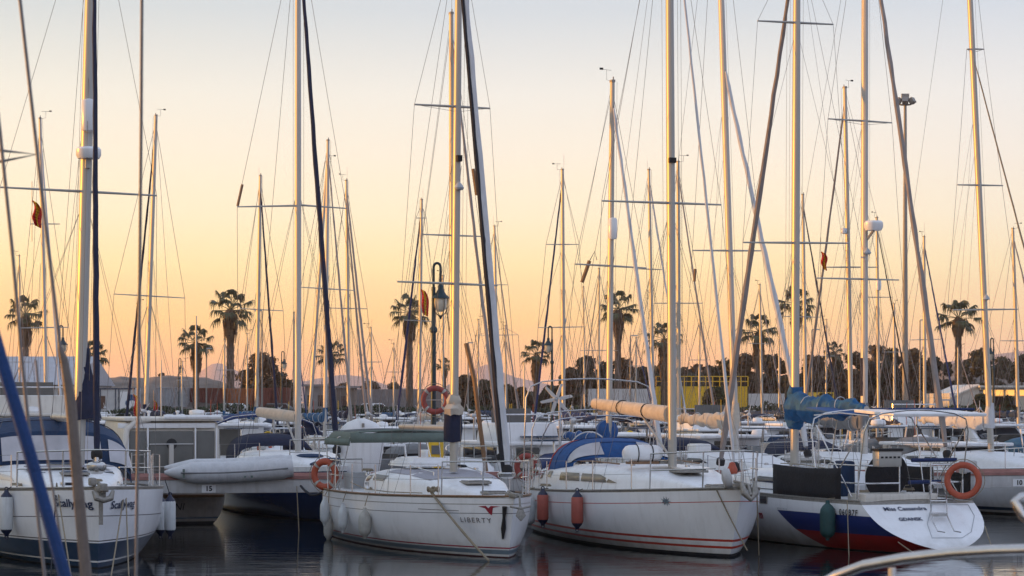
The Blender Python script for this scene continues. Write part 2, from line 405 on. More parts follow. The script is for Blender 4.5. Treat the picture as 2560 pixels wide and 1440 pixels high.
    def hpx(s, px, py, side, out=0., lo_=None):
        a, b = (-s.L/2 if lo_ is None else lo_), s.L/2-.02; z = .6; h = s.H
        for _ in range(5):
            lo, hi = a, b; inc = PX(s.w(h.at(a, z, side, out)))[0] < PX(s.w(h.at(b, z, side, out)))[0]
            for _ in range(22):
                m = (lo+hi)/2
                if (PX(s.w(h.at(m, z, side, out)))[0] < px) == inc: lo = m
                else: hi = m
            q = s.w(h.at(lo, z, side, out)); z = EYE-(py-HY)/FPX*q.y
        return h.at(lo, z, side, out)
    def wire(s, pts, name='shroud', m='wire', k=.55, par=None, n=4):
        return MB().tube(pts, s.rw(k), n).build(name, M[m], par or s.e)
    def mast(s, x, basez, top, r=.085, m='alu', spreaders=(), taper=.75, vane=True, n=12, y=0.):
        """top: local point; spreaders: list of (left local, right local) tips"""
        s.mx, s.mb_, s.mt = x, Vector((x, y, basez)), Vector(top)
        s.mr = r
        pts = [s.mb_.lerp(s.mt, q) for q in (0, .3, .6, .8, 1)]
        s.mast_o = MB().tube(pts, [r, r, r*.98, r*.9, r*taper], n, sq=1.35 if n > 6 else 1).build('mast', M[m], s.e)
        s.sp = []
        for a, b in spreaders:
            q = cl(((a.z+b.z)/2-s.mb_.z)/(s.mt.z-s.mb_.z)); c = s.mb_.lerp(s.mt, q)
            s.sp.append((Vector(a), Vector(b), c))
            for tip in (a, b):
                MB().tube([c, tip], [max(.03, s.rw(1.0)), max(.018, s.rw(.7))], 6).build('spreader', M['alu'], s.mast_o)
        return s.mast_o
    def mp(s, q): return s.mb_.lerp(s.mt, q)
    def headgear(s, k=1.):
        t = s.mt; mb = MB(); k = .7
        mb.box(t+Vector((0, 0, .02)), (.16, .09, .06)); mb.tube([t+Vector((.06, 0, 0)), t+Vector((.06, 0, .12))], .016, 5)
        mb.build('masthead', M['brass'], s.mast_o)
        sd_ = random.choice([-1, 1]); r = s.rw(.4)
        if random.random() < .75:
            v = MB(); v.tube([t, t+Vector((.12, sd_*.2, .03)), t+Vector((.12, sd_*.2, .26))], r, 4); v.tube([t+Vector((.05, sd_*.05, .27)), t+Vector((.18, sd_*.36, .27))], r, 4)
            v.box(t+Vector((.18, sd_*.36, .28)), (.015, .09, .05)); v.build('wind_vane', M['tyre'], s.mast_o)
        if random.random() < .6: MB().tube([t+Vector((-.05, -.05*sd_, 0)), t+Vector((-.05, -.05*sd_, random.uniform(.35, .8)))], s.rw(.28), 4).build('aerial', M['brass'], s.mast_o)
    def shrouds(s, chain, lowers=True, topq=.98, aft=None):
        """chain: half breadth of the chainplates; runs over the spreader tips"""
        for sd_ in (0, 1):
            sgn = 1 if sd_ == 0 else -1; cp = Vector((s.mx-.15, sgn*chain, s.H.sheer(.55)))
            tips = [t[sd_] for t in sorted(s.sp, key=lambda q: -q[0].z)]
            tips = [t if t.y*sgn > 0 else [q for q in s.sp if True][0][1-sd_] for t in tips]
            s.wire([s.mp(topq)]+tips+[cp])
            if lowers and s.sp:
                lo = min(s.sp, key=lambda q: q[0].z)[2]
                s.wire([lo-Vector((0, 0, .1)), cp+Vector((.35, 0, 0))], k=.45); s.wire([lo-Vector((0, 0, .1)), cp-Vector((.5, 0, 0))], k=.45)
                if len(tips) > 1:
                    hi = max(s.sp, key=lambda q: q[0].z)[2]; s.wire([hi-Vector((0, 0, .1)), tips[-1]], k=.45)
    def forestay(s, bow, topq=.97, r=None, m='saildk', z0=.5, name='furled_jib', wob=.12, strip=None):
        a, b = s.mp(topq), Vector(bow); s.wire([a, b], 'forestay', k=.5)
        if r:
            n = 26; pts = []; rr = []
            for i in range(n+1):
                q = lerp(.03, 1-z0/(a-b).length, i/n); p = a.lerp(b, q); pts.append(p+Vector((0, 0, 0)))
                rr.append(r*(lerp(.55, 1.05, i/n))*(1+wob*math.sin(i*2.3+s.D)*.5+wob*(random.random()-.5)))
            rr[0] *= .6; rr[-1] *= .6
            o = MB().tube(pts, rr, 8).wrinkle(r*.25, 3.).build(name, M[m], s.e)
            if strip: MB().tube([p+Vector((0, -r*.8, 0)) for p in pts], [q*.72 for q in rr], 6).build('sun_strip', M[strip], o)
            d = MB(); d.lathe([(0, 0), (.09, 0), (.1, .03), (.1, .12), (.07, .16), (0, .16)], b+(a-b).normalized()*.25, (a-b)); d.build('furling_drum', M['tyre'], s.e)
            return o
    def boom(s, z, length, r=.07, m='aluw', cover=None, cr=.16, tilt=0., yaw=0., bend=0., gooseneck=.12):
        a = s.mp(cl((z-s.mb_.z)/(s.mt.z-s.mb_.z)))+Vector((-gooseneck, 0, 0)); b = a+Vector((-length*math.cos(yaw), length*math.sin(yaw), tilt))
        s.boom_o = MB().tube([a, b], r, 10).build('boom', M[m], s.e); s.ba, s.bb = a, b
        if cover:
            n = 34; pts = []; rr = []
            for i in range(n+1):
                q = i/n; pts.append(a.lerp(b, q*.97)+Vector((0, 0, cr*.55*(1-q*.4)+.03*math.sin(i*.9)-bend*math.sin(q*math.pi))))
                rr.append(cr*(1-.55*q)*(1+.08*math.sin(i*1.5)))
            rr[-1] *= .5
            o = MB().tube(pts, rr, 14, sq=1.35).wrinkle(cr*.3, 5., (1.4, 1, 1)).build('sail_cover', M[cover], s.e)
            up = MB(); up.tube([pts[0]+Vector((gooseneck*.8, 0, -cr)), pts[0]+Vector((gooseneck*.9, 0, cr*.9)), pts[0]+Vector((gooseneck, 0, cr*3.0))], [cr*.8, cr*.8, s.mr*1.25], 12)
            up.wrinkle(cr*.12, 6.).build('mast_collar', M[cover], s.e)
            for i in range(4, n-1, 9):
                if s.D < 115: MB().tube([pts[i]+Vector((0, rr[i]*1.1*math.cos(k), rr[i]*1.48*math.sin(k))) for k in [j*math.pi/6 for j in range(13)]], .008*max(1, s.D/60), 4).build('tie', M['sail'], o)
        if s.D < 125:
            for q in (.45, .85):
                for sg in (-1, 1): s.wire([a.lerp(b, q)+Vector((0, sg*.12, 0)), s.mp(.55)+Vector((0, sg*.1, 0))], 'lazy_jack', k=.32)
        return a, b
    def lifelines(s, xs, h=.62, sides=(1, -1), m='steel', wires=(.62, .33)):
        for sd_ in sides:
            for x in xs:
                t = (x+s.L/2)/s.L; p = s.H.deck(x, sd_*.96)
                MB().tube([p, p+Vector((0, 0, h))], .0125*max(1, s.D/70), 5).build('stanchion', M[m], s.e)
            for hh in wires:
                pts = [s.H.deck(lerp(xs[0], xs[-1], i/12), sd_*.96)+Vector((0, 0, hh)) for i in range(13)]
                s.wire(pts, 'lifeline', k=.35)
    def pulpit(s, back=1.1, h=.65, m='steel', r=.0135, name='pulpit', mid=True):
        r = r*max(1, s.D/70); L2 = s.L/2; mb = MB(); top = []
        for i in range(-8, 9):
            q = i/8; x = L2-.12-back*abs(q)**1.6+(.1 if abs(q) < .3 else .05)
            p = s.H.deck(min(x, L2-.05), 0); y = math.copysign(max(.16*abs(q)*3 if abs(q) < .33 else 0, s.H.hb(cl((x+L2)/s.L))*.95), q) if q else 0
            if abs(q) < .3: y = q*.55
            top.append(Vector((x, y, p.z+h)))
        mb.tube(top, r, 6)
        if mid:
            mb.tube([p-Vector((0, 0, h*.48)) for p in top[:6]], r*.9, 6); mb.tube([p-Vector((0, 0, h*.48)) for p in top[-6:]], r*.9, 6)
        for i in (0, 4, 12, 16): mb.tube([top[i], top[i]-Vector((0.05, 0, h))], r, 6)
        return mb.build(name, M[m], s.e)
    def pushpit(s, fwd=1.0, h=.62, m='steel', r=.0135, x0=None):
        r = r*max(1, s.D/70); L2 = -s.L/2 if x0 is None else x0; hb = s.H.hb(0)*.93; z = s.H.sheer(0)
        for g in (1, -1):
            mb = MB()
            for k in (1., .5): mb.tube([(L2+fwd, g*hb*1.02, z+h*k), (L2+.25, g*hb, z+h*k), (L2+.08, g*hb*.85, z+h*k), (L2+.05, g*hb*.3, z+h*k)], r, 6)
            for x, y in ((L2+fwd, hb*1.02), (L2+.2, hb), (L2+.05, hb*.3)): mb.tube([(x, g*y, z+h), (x, g*y, z)], r, 6)
            mb.build('pushpit', M[m], s.e)
    def hatch(s, x, y, zf, w_=.5, l=.5, m='smoke'):
        c = Vector((x, y, zf)); o = MB().box(c, (l, w_, .05)).build('hatch', M['brass'], s.e, bevel=.012)
        MB().box(c+Vector((0, 0, .03)), (l*.86, w_*.86, .02)).build('hatch_glass', M[m], o); return o
    def winch(s, p, k=1.): return MB().lathe([(.07*k, 0), (.06*k, .04*k), (.045*k, .07*k), (.06*k, .13*k), (.02*k, .14*k), (0, .14*k)], p).build('winch', M['steel'], s.e)
# ------------------------------------------------------------------ things on boats
def torus_pts(c, u, v, R_, n=28, a0=0., a1=2*math.pi): return [Vector(c)+Vector(u)*R_*math.cos(lerp(a0, a1, i/n))+Vector(v)*R_*math.sin(lerp(a0, a1, i/n)) for i in range(n+1)]
def lifebuoy(label, loc, nrm, R_=.29, r=.055, m='orange', group='life rings', bands=True, name='lifebuoy', word=None):
    nrm = Vector(nrm).normalized(); e = thing(name, label, 'life ring', loc, 0, group)
    u = Vector((0, 0, 1)).cross(nrm).normalized(); v = nrm.cross(u)
    rows = []
    for i in range(33):
        a = 2*math.pi*i/32; d = u*math.cos(a)+v*math.sin(a)
        rows.append([d*(R_+r*math.cos(b))+nrm*r*.8*math.sin(b) for b in [2*math.pi*k/10 for k in range(10)]])
    o = MB().grid(rows, 0, True).build('ring', M[m], e)
    if bands:
        for a0 in (.78, 2.36, 3.93, 5.5):
            rows = []
            for i in range(4):
                a = a0-.1+.2*i/3; d = u*math.cos(a)+v*math.sin(a)
                rows.append([d*(R_+(r+.004)*math.cos(b))+nrm*(r*.8+.004)*math.sin(b) for b in [2*math.pi*k/10 for k in range(10)]])
            MB().grid(rows, 0, True).build('band', M['fdirty'], e)
    pts = []
    for i in range(33):
        a = 2*math.pi*i/32; d = u*math.cos(a)+v*math.sin(a); pts.append(d*(R_+r+.02+.03*abs(math.sin(2*a+1.57))))
    MB().tube(pts, .008, 4).build('grab_rope', M['rope'], e)
    return e
def fender(label, loc, length=.62, r=.115, body='fwhite', end='fnavy', top=None, shape='cyl', group=None, name='fender'):
    e = thing(name, label, 'fender', loc, 0, group); h = length/2
    if shape == 'cyl':
        MB().lathe([(r*.9, -h), (r, -h+.03), (r, h-.03), (r*.9, h)], n=16).build('body', M[body], e)
        for sg in (1, -1):
            MB().lathe([(r*.92, sg*(h-.005)), (r*.8, sg*(h+.03)), (r*.38, sg*(h+.085)), (r*.3, sg*(h+.12)), (.0, sg*(h+.125))], n=14).build('end_cap', M[end], e)
            MB().tube(torus_pts((0, 0, sg*(h+.14)), (1, 0, 0), (0, 0, 1), .03, 10), .012, 5).build('eye', M[end], e)
    else:
        MB().lathe([(.03, -h-.06), (.045, -h-.01), (r*.6, -h+.015), (r*.9, -h+.06), (r, -h+.13), (r, h-.16), (r*.92, h-.08), (r*.65, h-.015), (.045, h+.03), (.035, h+.09)], n=16).build('body', M[body], e)
    if top is not None:
        MB().tube([Vector((0, 0, h+.12)), Vector(top)-Vector(loc)], .009, 5).build('lanyard', M['ropedk' if end == 'fnavy' and shape == 'cyl' else 'rope'], e)
    return e
def rope_line(label, a, b, sag=.15, r=.016, m='rope', cat='rope', group=None, name='mooring_line'):
    a, b = Vector(a), Vector(b); n = 14; o = MB().tube([a.lerp(b, i/n)-Vector((0, 0, sag*4*(i/n)*(1-i/n))) for i in range(n+1)], r, 5).build(name, M[m]); return tag(o, label, cat, group)
# ------------------------------------------------------------------ the water and the far ground
def water():
    m = bpy.data.materials.new('harbour_water'); m.use_nodes = True; t = m.node_tree; b = t.nodes['Principled BSDF']
    b.inputs['Base Color'].default_value = (.006, .010, .013, 1); b.inputs['Roughness'].default_value = .05; b.inputs['IOR'].default_value = 1.33
    co = t.nodes.new('ShaderNodeTexCoord'); mp = t.nodes.new('ShaderNodeMapping'); mp.inputs['Scale'].default_value = (.5, 1.5, 1)
    mp.inputs['Rotation'].default_value = (0, 0, .25); t.links.new(co.outputs['Object'], mp.inputs[0])
    n1 = t.nodes.new('ShaderNodeTexNoise'); n1.inputs['Scale'].default_value = 1.5; n1.inputs['Detail'].default_value = 4; n1.inputs['Roughness'].default_value = .55; n1.inputs['Distortion'].default_value = .5
    n2 = t.nodes.new('ShaderNodeTexNoise'); n2.inputs['Scale'].default_value = .22; n2.inputs['Detail'].default_value = 2
    t.links.new(mp.outputs[0], n1.inputs['Vector']); t.links.new(co.outputs['Object'], n2.inputs['Vector'])
    r = t.nodes.new('ShaderNodeMapRange'); r.inputs['From Min'].default_value = .40; r.inputs['From Max'].default_value = .62; r.inputs['To Min'].default_value = .35
    t.links.new(n2.outputs['Fac'], r.inputs['Value'])
    mu = t.nodes.new('ShaderNodeMath'); mu.operation = 'MULTIPLY'; t.links.new(n1.outputs['Fac'], mu.inputs[0]); t.links.new(r.outputs[0], mu.inputs[1])
    bp = t.nodes.new('ShaderNodeBump'); bp.inputs['Strength'].default_value = 1; bp.inputs['Distance'].default_value = .010
    t.links.new(mu.outputs[0], bp.inputs['Height']); t.links.new(bp.outputs[0], b.inputs['Normal'])
    o = MB().add([(-1100, -38, 0), (1100, -38, 0), (1100, 3020, 0), (-1100, 3020, 0)], [(0, 1, 2, 3)]).build('water', m); structure(o)
water()
# ------------------------------------------------------------------ sloop at the far left, bow to us
A = Boat('sailboat', 'large white far-left sloop with navy boot stripe and navy sprayhood, bow toward us', 'sailboat', (-7.02, 39.6), (-10.3, 49.4))
A.hull([M['hullw'], M['boot'], M['anti'], M['pin'], M['brass']], N=44, bands=[(-.5, .02, 2), (.02, .10, 1), (.10, .13, 0), (.13, .44, 1), (.465, .485, 3), ('r', .48, .495, 3), ('r', .0, .035, 4)], B=3.75, fs=1.15, fb=1.40, tw=.72, bow=.35, keel=-.5, full=2.5)
A.rail_tube(.018)
cs = [(-4.0, 1.0, .30, 1.15), (-3.0, 1.25, .42, 1.17), (.0, 1.2, .48, 1.2), (1.6, .95, .34, 1.24), (2.9, .5, .10, 1.30), (3.3, .3, .01, 1.32)]
A.coach(cs, 'white')
for sd_ in (1, -1): A.win(-1.6, 1.2, .18, .42, 'vinyl', sd_, tap=.3)
for x, y, w_ in ((.55, .0, .62), (1.95, 0, .5), (1.5, .62, .28), (1.5, -.62, .28)):
    A.hatch(x, y, A.surf(x, 1.57).z-.0+.02 if abs(y) < .1 else A.surf(x, 1.0).z-.03, w_, .5, 'boot')
MB().box((1.15, 0, 1.66), (.5, 1.6, .02)).build('deck_pad', M['lgrey'], A.e)
A.canopy([(-1.2, 1.55, 1.25, .40), (-1.55, 1.60, 1.3, .98), (-2.1, 1.6, 1.32, 1.16), (-3.2, 1.6, 1.35, 1.2)], 'blue', e1=.55, e2=.6)
def hoodwin(B, a0, a1, x0, x1, z0, z1, h0, h1, w_, m='vinyl'):
    rows = []
    for j in range(4):
        q = j/3; rows.append([Vector((lerp(x0, x1, q)+.03, (w_+.01)*math.copysign(abs(math.cos(a))**.55, math.cos(a)), lerp(z0, z1, q)+lerp(h0, h1, q)*abs(math.sin(a))**.6+.012)) for a in [lerp(a0, a1, i/10) for i in range(11)]])
    return MB().grid(rows).build('sprayhood_window', M[m], B.e)
for a0, a1 in ((.16, 1.02), (1.16, 1.98), (2.12, 2.98)): hoodwin(A, a0, a1, -1.22, -1.50, 1.27, 1.29, .44, .90, 1.6)
pm = A.at_x(196, 1150, .95); tp = A.at_x(226, 0, .95)
A.mast(.95, 1.62, Vector((.95, pm.y, 1.62)).lerp(Vector((.95, tp.y, tp.z)), 1.3), .115, 'alu', [(A.at_x(0, 468, .95), A.at_x(392, 489, .95))], y=pm.y)
mq = lambda B, py: B.mp(cl((EYE-(py-HY)/FPX*(B.w(B.mb_).y)-B.mb_.z)/(B.mt.z-B.mb_.z)))
c = mq(A, 385); o = MB().lathe([(0, -.11), (.20, -.11), (.235, -.05), (.235, .06), (.20, .10), (.06, .12), (0, .12)], c+Vector((.28, 0, 0)), n=20).build('radar_dome', M['white'], A.mast_o)
MB().box(c+Vector((.16, 0, -.2)), (.2, .1, .16)).build('radar_bracket', M['alu'], o)
MB().lathe([(0, -.32), (.12, -.29), (.135, -.25), (.135, .25), (.12, .29), (0, .32)], mq(A, 290)+Vector((.18, 0, 0)), n=16).build('radar_reflector', M['white'], A.mast_o)
MB().tube([mq(A, lerp(1048, 850, i/14))+Vector((.04*(1-i/14), .16*(1-i/14), 0)) for i in range(15)], [lerp(.27, .12, cl(i/10)**1.2) for i in range(15)], 16, sq=.9).wrinkle(.05, 5., (1, 1, .5)).build('sail_bag', M['navy'], A.e)
A.boom(2.55, 3.6, .08, 'alu')
A.shrouds(1.68)
A.forestay((A.L/2-.45, 0, 1.65), .99, .058, 'navy', .15, wob=.05)
A.wire([A.mt, (-A.L/2, .4, 1.2)], 'backstay'); A.wire([A.mp(.7), Vector((2.6, 0, 1.4))], 'inner_stay')
for q in (-.12, .14): A.wire([A.mt+Vector((q, q, 0)), A.mb_+Vector((q, q, 0))], 'halyard', 'rope', .45)
A.pulpit(1.9, .62, r=.016); A.lifelines([-3.8, -2, -.3, 1.4, 3.0], .62)
L2 = A.L/2
br = MB(); br.box((L2-.05, 0, 1.38), (.6, .2, .09)); br.box((L2+.16, 0, 1.30), (.12, .12, .22)); br.build('bow_roller', M['brass'], A.e, bevel=.02)
an = MB(); an.tube([(L2-.3, 0, 1.47), (L2+.2, 0, 1.43), (L2+.3, 0, 1.32)], .035, 8)
an.tube([(L2+.28, -.17, 1.36), (L2+.34, -.12, 1.24), (L2+.36, 0, 1.2), (L2+.34, .12, 1.24), (L2+.28, .17, 1.36)], [.03, .06, .05, .06, .03], 8); an.box((L2+.2, 0, 1.42), (.3, .13, .12)); an.build('anchor', M['brass'], A.e, bevel=.01)
MB().box((L2-.15, -.12, 1.5), (.22, .12, .14)).build('windlass', M['brass'], A.e, bevel=.03)
MB().lathe([(0, 0), (.09, 0), (.15, .05), (.17, .09), (.17, .16), (.13, .2), (.05, .22), (.05, .3), (0, .3)], (L2-.5, 0, 1.62)).build('furler_drum', M['steel'], A.e)
MB().box((L2+.02, 0, 1.02), (.03, .07, .5)).build('stem_fitting', M['brass'], A.hull_o)
A.hull_text('Scallywag', .19, -1, 0, 0, 'ink', pix=(182, 1259), bold=.004, name='boat_name', spacing=1.0); A.hull_text('Scallywag', .19, 1, 0, 0, 'ink', pix=(308, 1261, 2.4), bold=.004, name='boat_name', spacing=1.0)
for y in (.5, -.5): MB().box((L2-1.1, y*1.0, 1.43), (.3, .06, .07)).build('cleat', M['steel'], A.e, bevel=.015)
def hang(B, px, py, yl, label, **k):
    sg = 1 if yl > 0 else -1; p = B.hpx(px, py, sg, k.get('r', .115)+.03); t = cl((p.x+B.L/2)/B.L)
    tp_ = Vector((p.x, sg*(B.H.hb(t)+.02), B.H.sheer(t)+.04)); return fender(label, B.w(p), top=B.w(tp_), **k)
hang(A, 16, 1283, -1.9, 'white fender with navy ends hanging at the left edge on the far-left sloop', length=.58, r=.115)
for px, yy_, lab, r_ in ((401, 2.02, 'nearer of two white fenders on the right side of the far-left sloop', .115), (425, 2.06, 'farther of two white fenders on the right side of the far-left sloop', .11)):
    p = A.at_y(px, 1289, yy_); fender(lab, A.w(p), length=.56, r=r_, top=A.w((p.x, yy_-.1, 1.36)))
cl1 = A.w((L2-1.1, .6, 1.45)); cl2 = A.w((L2-1.1, -.6, 1.45))
for lab, a, b in (('tan mooring line slanting down from the right bow of the far-left sloop', cl1, W(278, 1440, 38.2)), ('tan mooring line hanging straight down from the right bow cleat of the far-left sloop', cl1, W(322, 1440, 38.6)), ('dark mooring line hanging from the left bow cleat of the far-left sloop', cl2, W(126, 1455, 38.4)), ('tan mooring line slanting down from the left bow cleat of the far-left sloop', cl2, W(180, 1455, 38.0))):
    rope_line(lab, a, b, .02, .013, 'rope' if 'tan' in lab else 'ropedk')
# ------------------------------------------------------------------ sloop with the red and grey stripes in the middle
B1 = Boat('sailboat', 'white sloop in the middle with a grey-green bimini and a crimson and grey waterline stripe', 'sailboat', (.04, 42.35), (-2.9, 49.6))
B1.hull([M['hullw'], M['antired'], M['sgrey'], M['crim'], M['pin'], M['brass']], [(-.5, .02, 1), (.06, .14, 2), (.165, .19, 3), ('r', .13, .145, 5), ('r', .30, .312, 4), ('r', 0., .025, 5)], B=3.0, fs=1.02, fb=1.13, tw=.8, bow=.28, keel=-.5, full=2.3)
B1.rail_tube(.02, 'teak'); L2 = B1.L/2
B1.coach([(-1.9, .95, .42, 1.02), (-1.0, 1.05, .50, 1.03), (.6, 1.0, .44, 1.05), (1.6, .8, .30, 1.07), (2.6, .45, .10, 1.1), (2.9, .3, .01, 1.1)], 'white')
for x0, x1 in ((-1.75, -1.25), (-1.1, -.3)): B1.win(x0, x1, math.pi-.62, math.pi-.28, 'smoke', 1, tap=.2); B1.win(x0, x1, .28, .62, 'smoke', 1, tap=.2)
MB().grid([[B1.surf(x, a, .006) for a in [lerp(.9, 2.24, i/8) for i in range(9)]] for x in [lerp(-.6, 1.4, j/6) for j in range(7)]]).build('deck_pad', M['lgrey'], B1.e)
B1.hatch(1.95, 0, 1.33, .5, .45); B1.hatch(2.9, .0, 1.17, .4, .4)
hh = MB(); hh.box((-1.0, 0, 1.62), (1.3, 1.05, .1), tap=.92); hh.box((-1.0, 0, 1.70), (1.15, .85, .07), tap=.9); hh.build('sliding_hatch', M['white'], B1.e, bevel=.02)
cr = .8; b0 = B1.at_x(1134, 1165, cr); t0 = B1.at_x(1146, 0, cr)
B1.mast(cr, 1.5, Vector((cr, b0.y, 1.5)).lerp(Vector((cr, t0.y, t0.z)), 1.18), .075, 'alu', [(B1.at_x(1036, 261, cr), B1.at_x(1225, 271, cr)), (B1.at_x(993, 704, cr), B1.at_x(1243, 714, cr))], y=b0.y)
MB().box(mq(B1, 397)+Vector((.13, 0, 0)), (.1, .1, .12)).build('mast_light', M['tyre'], B1.mast_o)
MB().lathe([(0, .1), (.05, .06), (.1, -.02), (.08, -.06), (0, -.08)], mq(B1, 468)+Vector((.14, 0, 0))).build('deck_light', M['grey'], B1.mast_o)
B1.shrouds(1.32)
B1.forestay((L2-.28, 0, 1.3), .985, .085, 'sail', .25, wob=.08, strip='ropedk')
B1.wire([B1.mt, (-L2, 0, 1.1)], 'backstay')
for q in (-.1, .1, .16): B1.wire([B1.mt+Vector((q, q, 0)), B1.mb_+Vector((q, q, .1))], 'halyard', 'rope', .4)
B1.boom(2.35, 3.0, .06, 'alu')
MB().tube([mq(B1, 1104)-Vector((.05, 0, 0)), mq(B1, 1070)-Vector((.05, 0, 0)), mq(B1, 1036)-Vector((.05, 0, 0))], [.17, .18, .165], 16).wrinkle(.03, 7.).build('mast_bag', M['navy'], B1.e)
MB().tube([mq(B1, 1036), mq(B1, 1022), mq(B1, 1010), mq(B1, 1000), mq(B1, 988)], [.18, .2, .13, .14, .08], 14).wrinkle(.05, 8.).build('sail_bundle', M['bcanvas'], B1.e)
# bimini over the cockpit
bz = 2.22; rows = []
for i in range(9):
    x = lerp(-3.95, -2.25, i/8); rows.append([Vector((x, lerp(-1.12, 1.12, j/12), bz+.05*math.cos(lerp(-1.5, 1.5, j/12))-(.16 if j in (0, 12) else 0)+.012*math.sin(i*2.))) for j in range(13)])
bo = MB().grid(rows).build('bimini', M['dgreen'], B1.e, solid=.02)
vb = MB(); vb.grid([[Vector((x, -1.13, bz-.12)), Vector((x, -1.15, bz-.26))] for x in [lerp(-3.95, -2.25, i/6) for i in range(7)]]); vb.grid([[Vector((-2.24, y, bz)), Vector((-2.22, y, bz-.2))] for y in [lerp(-1.13, 1.13, i/8) for i in range(9)]]); vb.build('bimini_valance', M['dgreen'], bo, solid=.015)
fr = MB()
for x in (-3.9, -3.1, -2.3):
    for sg in (1, -1): fr.tube([(x, sg*1.12, bz-.1), (lerp(x, -3.1, .55), sg*1.22, 1.05)], .0125, 6)
    fr.tube([(x, -1.12, bz-.1), (x, -.5, bz+.01), (x, .5, bz+.01), (x, 1.12, bz-.1)], .0125, 6)
fr.build('bimini_frame', M['steel'], B1.e)
B1.pulpit(1.35, .62, r=.015); B1.pushpit(1.0, .62); B1.lifelines([-2.6, -1.2, .2, 1.6, 2.4], .6)
an = MB(); an.box((L2-.02, 0, 1.16), (.5, .16, .07)); an.tube([(L2-.3, 0, 1.22), (L2+.26, 0, 1.15), (L2+.30, 0, .86)], .022, 8); an.tube([(L2+.30, -.2, .97), (L2+.31, 0, .93), (L2+.30, .2, .97)], .022, 6); an.prism([(-.03, .05), (.03, .05), (.10, -.12), (0, -.22), (-.10, -.12)], (.03, 0, .0), (L2+.29, 0, .92), (0, 1, 0), (-.1, 0, 1)); an.build('anchor', M['brass'], B1.e, bevel=.008)
MB().lathe([(0, 0), (.1, 0), (.16, .04), (.17, .10), (.15, .12), (.06, .13), (.05, .2), (0, .2)], (L2-.38, 0, 1.45)).build('furler_drum', M['steel'], B1.e)
ch = MB(); ch.tube([B1.H.pt(.985, z, -1)+Vector((.03, -.02, 0)) for z in (.95, .75, .55, .35)], [.05, .03, .05, .02], 6); ch.build('bow_scuff', M['inkb'], B1.hull_o)
B1.hull_text('LIBERTY', .13, -1, 0, 0, 'pin', pix=(1190, 1301), name='boat_name', spacing=1.3); B1.patch(-1, 1.9, 2.9, .842, .852, 'pin')
u0 = B1.hpx(1222, 1272, -1); u0.z += .01
MB().add([B1.H.at(u0.x+x, u0.z+z, -1, .008) for x, z in ((-.18, .03), (-.04, .045), (0, .0), (.05, .045), (.2, .04), (.08, .01), (.04, -.13), (0, -.1), (-.06, 0))], [list(range(9))]).build('bird_emblem', M['crim'], B1.hull_o, smooth=False)
for px, py, l, r_, lab in ((812, 1280, .46, .10, 'white fender highest at the stern corner of the middle sloop'), (821, 1318, .46, .10, 'dirty white fender lowest at the stern corner of the middle sloop'), (857, 1297, .44, .10, 'slim white fender third from the stern of the middle sloop'), (912, 1310, .46, .125, 'fat stained fender nearest the bow of the four on the middle sloop')):
    hang(B1, px, py, -1.33-(.2 if px == 812 else .1 if px == 821 else 0), lab, length=l, r=r_, shape='pear', body='fdirty' if px in (821, 912) else 'fwhite', group='fenders on the middle sloop')
k = B1.w((L2-1.7, -1.0, 1.17)); rope_line('tan mooring line slanting from the middle sloop side down to the water at its bow', k, W(1222, 1402, 41.6), .03, .022); rope_line('second tan mooring line beside the first on the middle sloop bow', k+Vector((.03, 0, 0)), W(1216, 1396, 41.8), .06, .016)
MB().tube([Vector((L2-1.7, -.95, 1.2))+Vector((.13*math.cos(a), .1*math.sin(a), .03*math.sin(3*a)+.002*a)) for a in [i*.35 for i in range(60)]], .02, 5).build('rope_coil', M['rope'], B1.e)
pb = B1.w((-3.75, -1.2, 1.33)); lifebuoy('orange horseshoe ring with a net on the stern rail of the middle sloop', pb, (-.5, -.85, 0), .27, .075)
MB().box((-3.5, -.6, 1.2), (.5, .4, .35)).build('cockpit_locker', M['grey'], B1.e, bevel=.03); MB().box((-2.9, .7, 1.25), (.3, .3, .5)).build('cockpit_locker', M['grey'], B1.e, bevel=.03)
for x, y in ((-2.2, -.75), (-2.2, .75), (-1.5, -1.0)): B1.winch((x, y, 1.35 if abs(y) < .9 else 1.1))
for y in (.55, -.55): MB().tube([(-.2, y, 1.60), (1.0, y*.9, 1.50), (1.0, y*.9, 1.44)], .012, 5).build('grab_rail', M['steel'], B1.e)
# ------------------------------------------------------------------ big sloop right of the middle
C1 = Boat('sailboat', 'large white sloop right of the middle with thin orange-red stripes and blue sprayhood', 'sailboat', (4.2, 42.3), (1.52, 51.8))
C1.hull([M['hullw'], M['anti'], M['red'], M['brass']], [(-.5, .05, 1), (.15, .195, 2), (.28, .325, 2), ('r', .235, .25, 2), ('r', 0., .03, 3)], B=3.45, fs=.98, fb=1.29, tw=.78, bow=.62, keel=-.5, full=2.35)
C1.rail_tube(.02); L2 = C1.L/2
C1.coach([(-4.6, 1.25, .30, .98), (-4.0, 1.28, .36, .98), (-3.4, 1.3, .52, 1.0), (-1.6, 1.32, .56, 1.02), (.6, 1.2, .52, 1.06), (1.9, .85, .36, 1.13), (3.1, .4, .12, 1.2), (3.5, .25, .01, 1.23)], 'white', e1=.3)
for x0, x1, tp_ in ((-3.75, -3.5, .05), (-3.15, -2.85, .05)):
    C1.win(x0, x1, math.pi-.55, math.pi-.22, 'smoke', 1, tap=tp_)
for sd_ in (1, -1): C1.win(-2.2, -.9, .14, .46, 'smoke', sd_, tap=.1); C1.win(-.82, 1.0, .14, .46, 'smoke', sd_, tap=.8)
C1.hatch(2.1, 0, 1.52, .6, .6); C1.hatch(.9, 0, 1.66, .5, .5); C1.hatch(3.6, 0, 1.28, .35, .35)
cm = 1.25; b0 = C1.at_x(1681, 1150, cm); t0 = C1.at_x(1674, 0, cm)
